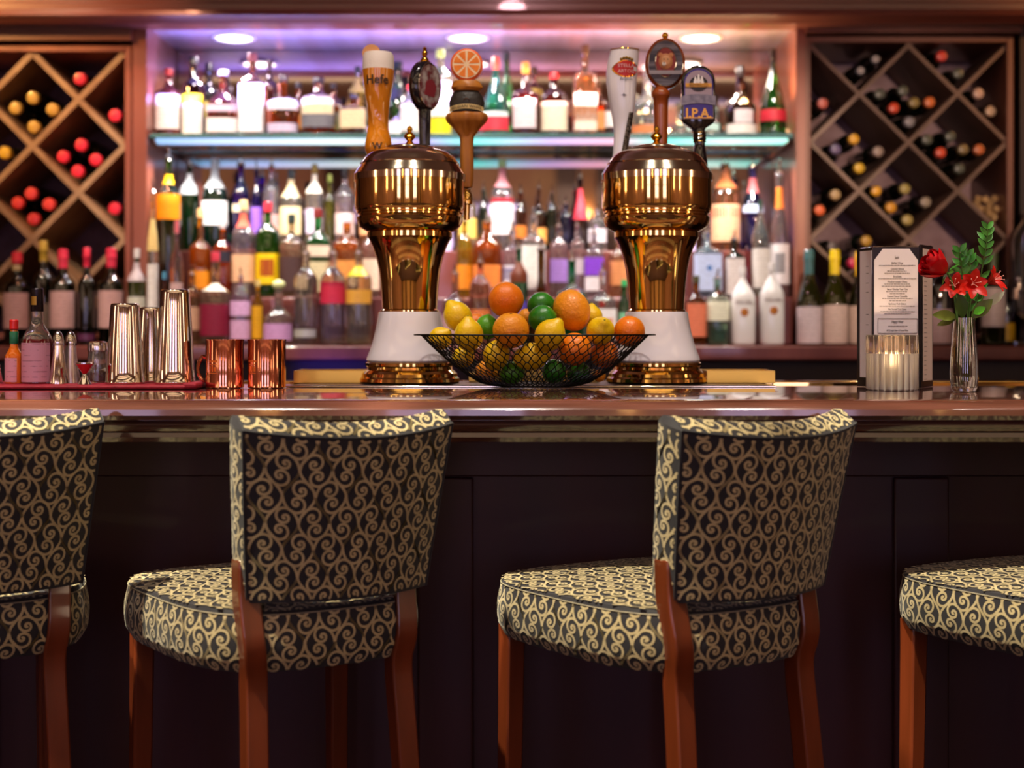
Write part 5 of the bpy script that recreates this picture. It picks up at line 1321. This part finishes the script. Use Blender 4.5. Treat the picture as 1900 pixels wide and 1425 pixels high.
# alstroemeria
redm = mat('lily_petal', 'c80c0a', .38, noise=(40, 'e02a18'))
def lily(px, py, size, face, label, stempts):
    t = thing('alstroemeria_flower', label, 'flower', (0, 0, 0), 0, FG)
    stemobj(stempts, .0016, t)
    c = vpt(px, py); f = Vector(face).normalized(); R0 = f.to_track_quat('Z', 'Y').to_matrix()
    m = MB()
    for k in range(6):
        a = 2*pi*k/6 + .3; out = R0 @ Vector((cos(a), sin(a), 0))
        ln = size*(1 if k % 2 else .88)
        base = c - f*.010; tip = c + out*ln + f*ln*.45
        vs = []
        sd = f.cross(out).normalized()
        for i in range(8):
            q_ = i/7; w = size*.30*sin(pi*min(1, q_*.86 + .10))**.8
            mid = base.lerp(tip, q_) + f*size*.35*sin(pi*q_)*.5 + Vector((0,0,-1))*size*.12*q_*q_
            for g in (-1, -.5, 0, .5, 1): vs.append(mid + sd*w*g + f*abs(g)*w*.25)
        m.add(vs, [(i*5+j, i*5+j+1, (i+1)*5+j+1, (i+1)*5+j) for i in range(7) for j in range(4)])
    m.build('petals', redm, t, sharp=80)
    m = MB()
    for k in range(5):
        a = 2*pi*k/5; out = R0 @ Vector((cos(a), sin(a), 0))
        m.tube([c, c + f*size*.4 + out*size*.12, c + f*size*.65 + out*size*.3], .0005, 5); m.sphere(c + f*size*.66 + out*size*.31, .0012, seg=6)
    m.build('stamens', mat('stamen_pink', 'f8b8a8', .5), t)
lily(1772, 531, .026, (-.35, -.8, .3), 'red alstroemeria bloom just below the rose', [vpt(1790, 708), vpt(1786, 640), vpt(1784, 590, .004), vpt(1777, 540, .01)])
lily(1803, 527, .029, (.05, -.95, .15), 'red alstroemeria bloom in the middle of the bouquet facing forward', [vpt(1793, 705), vpt(1793, 640), vpt(1798, 590, .006), vpt(1802, 545, .014)])
lily(1841, 520, .028, (.75, -.55, .45), 'red alstroemeria bloom on the right, opening outward', [vpt(1796, 706), vpt(1798, 640), vpt(1808, 595, .004), vpt(1826, 545, .008)])
# sprigs
def sprig(label, pts, leaves, w=.0048, dyn=.0):
    t = thing('leafy_sprig', label, 'foliage', (0, 0, 0), 0, FG)
    cv = catmull([vpt(x, y, dy) for x, y, dy in pts], 6)
    m = MB(); m.tube(cv, .0012, 6); m.build('stem', stemg, t)
    m = MB(); n_ = len(cv)
    for i in range(leaves):
        f = .42 + .58*i/(leaves - 1); c = cv[min(n_-1, int(f*(n_-1)))]; d = (cv[min(n_-1, int(f*(n_-1))+1)] - cv[max(0, int(f*(n_-1))-1)]).normalized()
        for sg in (-1, 1):
            ang = random.uniform(-.5, .5); side = Vector((cos(ang)*sg, sin(ang), 0))
            ln = random.uniform(.020, .027)*(1 if i < leaves - 1 else .8)
            leafmesh(m, c, c + (d*.75 + side*.65).normalized()*ln, w, Vector((0, -1, .25)))
    m.build('leaves', leafg, t)
    return t
sprig('tall boxwood sprig rising highest on the right of the bouquet', [(1793,705,.008),(1800,620,.01),(1812,560,.018),(1822,500,.015),(1830,455,.01),(1832,425,.008)], 9, .0046)
sprig('short boxwood sprig behind the rose', [(1789,705,.012),(1789,620,.016),(1788,560,.022),(1786,510,.024),(1780,468,.02)], 8, .0052)
sprig('short boxwood sprig in the centre between rose and tall sprig', [(1791,705,.004),(1793,620,.016),(1797,560,.02),(1800,510,.026),(1796,475,.02)], 7, .005)
def bigleaf(label, a, b_, w, m_=None, nrm=(0, -1, .3), base=(1790, 640)):
    t = thing('flower_leaf', label, 'leaf', (0, 0, 0), 0, FG)
    m = MB(); m.tube(catmull([vpt(base[0], base[1], .003), vpt(*a)], 4), .0012, 6); m.build('leaf_stalk', stemg, t)
    m = MB(); leafmesh(m, vpt(*a), vpt(*b_), w, nrm, curl=.1); m.build('blade', m_ or leafg, t)
olive = mat('olive_leaf', '54661c', .4, noise=(30, '6c7a24'))
bigleaf('broad olive leaf drooping left from the vase mouth', (1776,588,0), (1732,583,-.01), .010, olive)
bigleaf('dark leaf hanging beside the vase rim on the left', (1774,592,0), (1738,603,.01), .006, olive)
bigleaf('upright dark green leaf above the vase mouth', (1786,590,.002), (1782,545,-.008), .012, mat('dark_leaf', '3c5c1c', .4))
bigleaf('long olive leaf reaching right under the right bloom', (1802,590,.0), (1842,555,-.01), .012, olive)
bigleaf('pale folded leaf at the far right of the bouquet', (1830,568,.0), (1864,540,-.008), .008, mat('pale_leaf', 'c8d4b4', .4), base=(1800, 600))
bigleaf('small bright green leaf to the right of the vase mouth', (1806,582,-.004), (1828,570,-.012), .007, mat('bright_leaf', '5cc81c', .4))

# ------------------------------------------------------------------ bar stools
PP = .0455; RP = .0382; PY = .0394
EYE = [(-.49,0),(-.45,.19),(-.34,.40),(-.19,.53),(-.04,.57),(.105,.505),(.18,.34),(.137,.147),(0,.045),(-.147,.07),(-.2,.19),(-.155,.30),(-.06,.315),(-.015,.24),(-.06,.19),(-.10,.22)]
EC = [(v.x, v.y) for v in catmull([(a, b_, 0) for a, b_ in EYE], 3)]
LN = [(.25 + .25*cos(pi*t_/8), t_/8) for t_ in range(9)]
def pattern(u0, u1, v0, v1):
    """polylines (in metres) covering the rectangle"""
    out = []
    j0 = int(math.floor(v0/RP)) - 1; j1 = int(math.ceil(v1/RP)) + 1
    i0 = int(math.floor(u0/PP)) - 2; i1 = int(math.ceil(u1/PP)) + 2
    for j in range(j0, j1 + 1):
        for i in range(i0, i1 + 1):
            cx = (i + (.5 if j % 2 else 0)) * PP; cy = j * RP
            B = (i % 2 == 0) if j % 2 == 0 else (i % 2 != 0)
            mx = -1 if B else 1
            for sg in (1, -1):
                out.append([(cx + mx*sg*x*PP, cy + sg*y*PY) for x, y in EC])
                out.append([(cx + mx*sg*x*PP, cy + sg*y*RP) for x, y in LN])
    return out
def ribbons(m, S, inside, u0, u1, v0, v1, w=.0019, mi=1, lift=.0006):
    for pl in pattern(u0, u1, v0, v1):
        run = []; runs = []
        for p in pl:
            if inside(*p): run.append(p)
            else:
                if len(run) > 1: runs.append(run)
                run = []
        if len(run) > 1: runs.append(run)
        for r in runs:
            vs = []
            for k, p in enumerate(r):
                a = r[max(0, k-1)]; b_ = r[min(len(r)-1, k+1)]
                tx, ty = b_[0]-a[0], b_[1]-a[1]; L_ = sqrt(tx*tx+ty*ty) or 1
                nx, ny = -ty/L_*w, tx/L_*w
                for sg in (1, -1):
                    pos, nr = S(p[0] + nx*sg, p[1] + ny*sg); vs.append(pos + nr*lift)
            m.add(vs, [(2*k, 2*k+1, 2*k+3, 2*k+2) for k in range(len(r)-1)], mi)

def make_stool(label):
    t = thing('bar_stool', label, 'bar stool', (0, 0, 0), 0, 'upholstered bar stools along the bar')
    # seat
    ZT = .782; TH = .082
    def half(y): # half width by y
        f = (y + .215) / .43
        return .175 + .045 * f
    NP = 96; peri = []
    for i in range(NP):
        a = 2*pi*i/NP; n_ = 3.6; c, s_ = cos(a), sin(a)
        q_ = (abs(c)**n_ + abs(s_)**n_) ** (-1/n_)
        y = .215*q_*s_; x = half(y)*q_*c
        if y < -.1: y -= .012*(1 - (x/.18)**2)
        peri.append((x, y))
    def dome(x, y):
        f = max(0, 1 - (x/.21)**2) * max(0, 1 - (y/.23)**2)
        return ZT + .018 * f**.8
    m = MB()
    vs = []; rr_ = [0] + [.1*i for i in range(1, 8)] + [.76, .82, .87, .91, .94, .965, .985, 1.]
    for f in rr_[1:]:
        for x, y in peri: vs.append((x*f, y*f, dome(x*f, y*f) if f < 1 else ZT - .002))
    vs = [(0, 0, dome(0, 0))] + vs
    fs = [(0, 1+i, 1+(i+1) % NP) for i in range(NP)]
    for j in range(len(rr_) - 2):
        for i in range(NP): fs.append((1+j*NP+i, 1+j*NP+(i+1) % NP, 1+(j+1)*NP+(i+1) % NP, 1+(j+1)*NP+i))
    m.add(vs, fs, 0)
    def top(u, v):
        return Vector((u, v, dome(u, v))), Vector((0, 0, 1))
    def intop(u, v):
        if abs(v) > .222: return False
        n_ = 3.6
        if v < -.1: v += .012*(1 - (u/.18)**2)
        return (abs(u)/half(v))**n_ + (abs(v)/.216)**n_ < 1.0
    ribbons(m, top, intop, -.24, .24, -.24, .24, lift=.0018)
    # side band
    arc = [0.]
    for i in range(NP):
        a, b_ = peri[i], peri[(i+1) % NP]; arc.append(arc[-1] + sqrt((a[0]-b_[0])**2 + (a[1]-b_[1])**2))
    TOT = arc[-1]
    def side(u, v):
        u = u % TOT
        lo = 0; hi = NP
        while hi - lo > 1:
            mid = (lo + hi)//2
            if arc[mid] <= u: lo = mid
            else: hi = mid
        f = (u - arc[lo]) / max(1e-6, arc[lo+1]-arc[lo]); a, b_ = peri[lo % NP], peri[(lo+1) % NP]
        x = a[0]*(1-f) + b_[0]*f; y = a[1]*(1-f) + b_[1]*f
        d0 = Vector((b_[0]-a[0], b_[1]-a[1], 0)).normalized()
        # smooth normal
        p0, p1 = peri[(lo-1) % NP], peri[(lo+2) % NP]
        d1 = Vector((p1[0]-p0[0], p1[1]-p0[1], 0)).normalized(); d0 = (d0 + d1).normalized()
        nr = Vector((d0.y, -d0.x, 0)); w_ = v / TH
        bul = .006 * sin(pi*w_) - .006*max(0, .2 - w_)/.2
        return Vector((x, y, ZT - .002 - TH + v)) + nr*bul, nr
    vs = []; K = 8
    for j in range(K + 1):
        for i in range(NP): vs.append(side(arc[i] + 1e-6, TH*j/K)[0])
    m.add(vs, [(j*NP+i, j*NP+(i+1) % NP, (j+1)*NP+(i+1) % NP, (j+1)*NP+i) for j in range(K) for i in range(NP)] + [tuple(range(NP))], 0)
    ribbons(m, side, lambda u, v: .0005 < v < TH + .0005 and 0 <= u < TOT, 0, TOT, 0, TH)
    seat = m.build('seat', [fab, thread], t, sharp=50)
    m = MB(); m.tube([(x*1.002, y*1.002, ZT - .0015) for x, y in peri], .0011, 6, close=True); m.build('seat_piping', mat('seam_thread', '8c8470', .6), seat)
    # backrest: profile s: 0..HB rear face bottom->top, then over the top
    z0, z1 = .800, 1.034; HB = .238; TK = .056; SX = .014
    HWt, HWb = .163, .141
    def hw(z): f = (z - z0)/(z1 - z0); return HWb + (HWt - HWb)*f
    def rear(x, z):
        f = (z - z0)/(z1 - z0); q_ = x / hw(z)
        return -(.214 + .040*f + .006*f*f) - .048*(1 - q_*q_)
    def Sb(u, v, topd=0.):
        """v in metres up the rear face, then over the top for v > HB"""
        if v <= HB:
            z = z0 + (z1 - z0)*v/HB; x = u*hw(z)/HWt
            if abs(x) > hw(z): x = math.copysign(hw(z), x)
            y = rear(x, z)
            nr = Vector((-.4*x, -1, .12)).normalized()
            f_ = v / HB
            return Vector((x + SX, y, z + .013*f_*(x/HWt)**2)), nr
        w_ = (v - HB); f = min(1, w_/TK)
        x = u; y = rear(x, z1) + min(w_, TK)*.96
        zz = z1 + .020*sin(pi*.5*min(1, f*1.35)) - .008*max(0, f - .75)*4*max(0, f - .75)*4
        return Vector((x + SX, y, zz + .013*(abs(x)/HWt)**2)), Vector((0, -.45 + .5*f, 1)).normalized()
    m = MB(); NU = 24
    def gridf(Sf, us, vs_):
        V = [Sf(u, v) for v in vs_ for u in us]; n_ = len(us)
        m.add(V, [(j*n_+i, j*n_+i+1, (j+1)*n_+i+1, (j+1)*n_+i) for j in range(len(vs_)-1) for i in range(n_-1)], 0)
    us = [-HWt + 2*HWt*i/NU for i in range(NU+1)]
    vv = [HB*i/14 for i in range(15)]
    gridf(lambda u, v: Sb(u, v)[0], us, vv)
    gridf(lambda u, v: Sb(u, v)[0], us, [HB + 1e-4 + TK*i/6 for i in range(7)])
    def front(u, v):
        p = Sb(u, v)[0]; th = TK*.96 if v > HB*.02 else TK*.9
        return Vector((p.x, p.y + th, p.z + .012*(v/HB)**3))
    gridf(front, us, vv)
    gridf(lambda u, v: Sb(u, 0)[0].lerp(front(u, 0), v), us, [0, .5, 1])
    def sideb(sg):
        def f(u, v):
            a = Sb(sg*HWt, v)[0]; b_ = front(sg*HWt, v); p = a.lerp(b_, u); p.x += sg*.005*sin(pi*u); return p
        return f
    for sg in (-1, 1): gridf(sideb(sg), [0, .2, .4, .6, .8, 1.], vv)
    for sg in (-1, 1):
        gridf(lambda u, v: sideb(sg)(u, HB).lerp(Sb(sg*HWt, HB + 1e-4 + TK*u)[0], v), [k/8 for k in range(9)], [0, .5, 1.])
    ribbons(m, Sb, lambda u, v: abs(u) < HWt - .003 and .003 < v < HB - .003, -HWt, HWt, 0, HB, lift=.0008)
    ribbons(m, Sb, lambda u, v: abs(u) < HWt - .003 and HB + .002 < v < HB + TK - .002, -HWt, HWt, HB, HB + TK, lift=.0010)
    for sg in (-1, 1):
        def Ss(u, v, sg=sg):
            p = sideb(sg)(u/TK, v); return p, Vector((sg, 0, 0))
        ribbons(m, Ss, lambda u, v: .003 < u < TK*.96 and .003 < v < HB - .003, 0, TK, 0, HB)
    def Sfr(u, v): return front(u, v), Vector((0, 1, 0))
    ribbons(m, Sfr, lambda u, v: abs(u) < HWt - .003 and .003 < v < HB - .003, -HWt, HWt, 0, HB, lift=.001)
    bk = m.build('backrest', [fab, thread], t, sharp=50)
    m = MB(); m.tube([Sb(u, HB - .0005)[0] + Vector((0, -.0006, .001)) for u in us], .0015, 6)
    for sg in (-1, 1): m.tube([Sb(sg*HWt, v)[0] + Vector((sg*.0006, -.0004, 0)) for v in vv], .0014, 6)
    m.build('back_piping', fab, bk)
    # legs
    for sg in (-1, 1):
        pts = [(sg*.122, -.196, .86), (sg*.122, -.200, .80), (sg*.119, -.213, .735), (sg*.114, -.205, .69), (sg*.116, -.215, .60), (sg*.122, -.235, .42), (sg*.130, -.262, .2), (sg*.138, -.29, 0)]
        m = MB(); m.tube(catmull(pts, 3), .0165, 4, sq=True); o = m.build('leg', legw, t, sharp=30); bevel(o, .003)
        pts = [(sg*.170, .160, .712), (sg*.172, .164, .45), (sg*.176, .170, 0)]
        m = MB(); m.tube(catmull(pts, 4), [.017 - .003*i/8 for i in range(9)], 4, sq=True); o = m.build('leg', legw, t, sharp=30); bevel(o, .004)
    m = MB(); m.box(-.125, .125, -.15, .14, .690, .704); m.build('seat_board', legw, t)
    m = MB(); m.tube([(-.172, .167, .30), (.172, .167, .30)], .011, 4, sq=True); m.build('stretcher', legw, t)
    return t
st2 = make_stool('patterned bar stool directly in front of the first beer tower, second from the left')
TH_ = radians(30)
st2.location = (-.372, 2.305, 0); st2.rotation_euler = (0, 0, TH_)
dup(st2, (.228, 2.305, 0), radians(31), 'patterned bar stool with a full backrest below the second beer tower')
dup(st2, (-.893, 2.335, 0), radians(28), 'patterned bar stool cut off by the left photo edge, in front of the shakers')
dup(st2, (.886, 2.33, 0), radians(27), 'patterned bar stool showing only its seat and one leg at the right photo edge')

# ------------------------------------------------------------------ lights
def area(name, loc, target, size, power, col, spread=180, shape='SQUARE', sy=None):
    l = bpy.data.lights.new(name, 'AREA'); l.energy = power; l.color = srgb(col); l.size = size; l.spread = radians(spread)
    if sy: l.shape = 'RECTANGLE'; l.size_y = sy
    else: l.shape = shape
    o = bpy.data.objects.new(name, l); COL.objects.link(o); o.location = loc
    o.rotation_euler = (Vector(target) - Vector(loc)).to_track_quat('-Z', 'Y').to_euler(); return o
def spot(name, loc, target, power, col, ang=60, rad=.03, blend=.5):
    l = bpy.data.lights.new(name, 'SPOT'); l.energy = power; l.color = srgb(col); l.spot_size = radians(ang); l.spot_blend = blend; l.shadow_soft_size = rad
    o = bpy.data.objects.new(name, l); COL.objects.link(o); o.location = loc
    o.rotation_euler = (Vector(target) - Vector(loc)).to_track_quat('-Z', 'Y').to_euler(); return o
# niche downlights
for px, c in ((435, 'ffe8f4'), (868, 'fff0e0'), (1300, 'fff0d8')):
    x = PX(px, 4.86); spot('niche_lamp', (x, 4.86, ZTOP - .02), (x, 4.84, 1.0), 22, c, 150, .035, .8)
# small added spots along header and shelf for bottle sparkle and fill
for i in range(7):
    x = -1.0 + i*.29; spot('header_fill', (x, 4.66, 2.12), (x, 4.86, 1.5), 5, 'ffeee4', 120, .02, .8)
for i in range(9):
    x = -1.08 + i*.235; spot('shelf_fill', (x, 4.70, ZS - .035), (x, 4.78, 1.3), 7.5, 'fff2ec', 130, .018, .8)
# added coloured area lights facing up, tinting the niche ceiling
area('violet_fill', (-.88, 4.72, 1.93), (-.88, 4.82, 2.2), .56, 5.5, 'a098ff', sy=.04)
area('lilac_fill', (-.32, 4.72, 1.93), (-.32, 4.82, 2.2), .52, 5, 'c4a8f4', sy=.04)
area('pink_fill', (.2, 4.72, 1.93), (.2, 4.82, 2.2), .48, 4, 'f4b8bc', sy=.04)
area('amber_fill', (.66, 4.72, 1.93), (.66, 4.82, 2.2), .44, 3.6, 'ffcc90', sy=.04)
for x in (-3.0, -1.52, .75, 1.72, 2.9):  # added spots brightening the far wall for mirror and brass
    spot('wall_fill', (x, -3.1, 2.95), (x, -4.4, 1.3), 150, 'ffdcc0', 80, .05, .7)
spot('counter_lamp', (-.62, 4.1, .96), (-.45, 4.6, 1.08), 5, '6a48ff', 60, .03)
# hall downlights over the stools and bar
for x in (-.893, -.372, .228, .886):
    spot('stool_lamp', (x - .85, 1.55, 2.95), (x - .05, 2.33, .78), 560, 'fff2d0', 20, .03, .5)
for x in (-1.3, -.65, 0, .65, 1.3):
    spot('bar_lamp', (x, 2.25, 2.97), (x*.95, 2.80, 1.1), 64, 'fff0e2', 44, .03, .6)
for x in (-1.2, -.5, .2, .9):  # added front spots to brighten the bottle labels
    spot('bottle_fill', (x, 3.15, 2.95), (x*.8, 4.7, 1.42), 130, 'fff0e0', 34, .02, .6)
for x in (-1.75, 1.5):  # added spots to brighten the racks, the right one near the camera
    spot('rack_fill', (x, 3.5, 2.95) if x < 0 else (1.3, .2, 2.2), (x*.95, 4.75, 1.6) if x < 0 else (1.32, 4.8, 1.62), 60 if x < 0 else 300, 'ffd8b8', 50 if x < 0 else 15, .03, .7)
spot('pillar_lamp', (-1.2, 4.0, 2.9), (-1.2, 4.68, 1.6), 34, 'ffa880', 40, .04, .7)
spot('header_wash', (-2.2, 3.6, 2.6), (-1.8, 4.6, 2.28), 120, 'ffc070', 60, .05, .8)
spot('header_wash', (2.3, 3.6, 2.5), (2.0, 4.6, 2.25), 26, 'ffb068', 60, .05, .8)
spot('header_wash', (0, 3.2, 2.5), (0, 4.6, 2.3), 24, 'e0a0a8', 100, .05, .8)  # added wash to brighten the middle of the header
# front light from above the camera for the bar top things
for x in (-.9, 0, .9):
    spot('front_lamp', (x, .6, 2.97), (x*.8, 2.85, 1.25), 85 if x < .5 else 135, 'fff4f0', 22, .03, .6)
area('hall_fill', (0, -1.5, 2.9), (0, -3.0, .5), 3., 190, 'ffd8b8', sy=2.)
lp = bpy.data.lights.new('candle_glow', 'POINT'); lp.energy = 1.3; lp.color = srgb('ffd8a8'); lp.shadow_soft_size = .006
o = bpy.data.objects.new('candle_glow', lp); COL.objects.link(o); o.location = (PX(1655.5, 2.64), 2.64, BARZ + .062)
# unseen sconces added on the far wall to show in brass and mirror
for i, x in enumerate((-1.5, .7, 2.6)):
    t = thing('fill_sconce', 'added warm glowing shade on the far wall of the room, reflected in the mirror', 'wall lamp', (x, -4.36, 2.15), 0, 'added glowing shades on the far wall')
    m = MB(); m.lathe([(.05, 0), (.09, .2)], seg=24); m.build('glow_shade', mat('fill_sconce_shade', 'ffd8a0', .5, emit='ffc070', es=14.), t)
    m = MB(); m.box(-.02, .02, -.03, .0, .02, .12); m.build('wall_bracket', brass, t)

w = bpy.data.worlds.new('world'); SC.world = w; w.use_nodes = True
w.node_tree.nodes['Background'].inputs[0].default_value = (.05, .035, .04, 1); w.node_tree.nodes['Background'].inputs[1].default_value = 1.

# ------------------------------------------------------------------ camera
cam = bpy.data.cameras.new('camera'); co = bpy.data.objects.new('camera', cam); COL.objects.link(co)
cam.sensor_width = 36; cam.lens = F / 1900 * 36
cam.shift_y = -(712.5 - HOR) / 1900
co.location = (0, 0, ZC); co.rotation_euler = (pi/2, 0, 0)
cam.clip_start = .05
cam.dof.use_dof = True; cam.dof.focus_distance = 2.50; cam.dof.aperture_fstop = cam.lens / 18.
SC.camera = co
SC.view_settings.view_transform = 'Standard'; SC.view_settings.look = 'None'
SC.view_settings.exposure = 0.0; SC.view_settings.gamma = 1.0; SC.view_settings.use_curve_mapping = False
cy = SC.cycles
cy.max_bounces = 10; cy.diffuse_bounces = 3; cy.glossy_bounces = 5; cy.transmission_bounces = 9; cy.transparent_max_bounces = 8
cy.caustics_reflective = False; cy.caustics_refractive = False
cy.sample_clamp_indirect = 6.; cy.use_denoising = True; cy.blur_glossy = .3
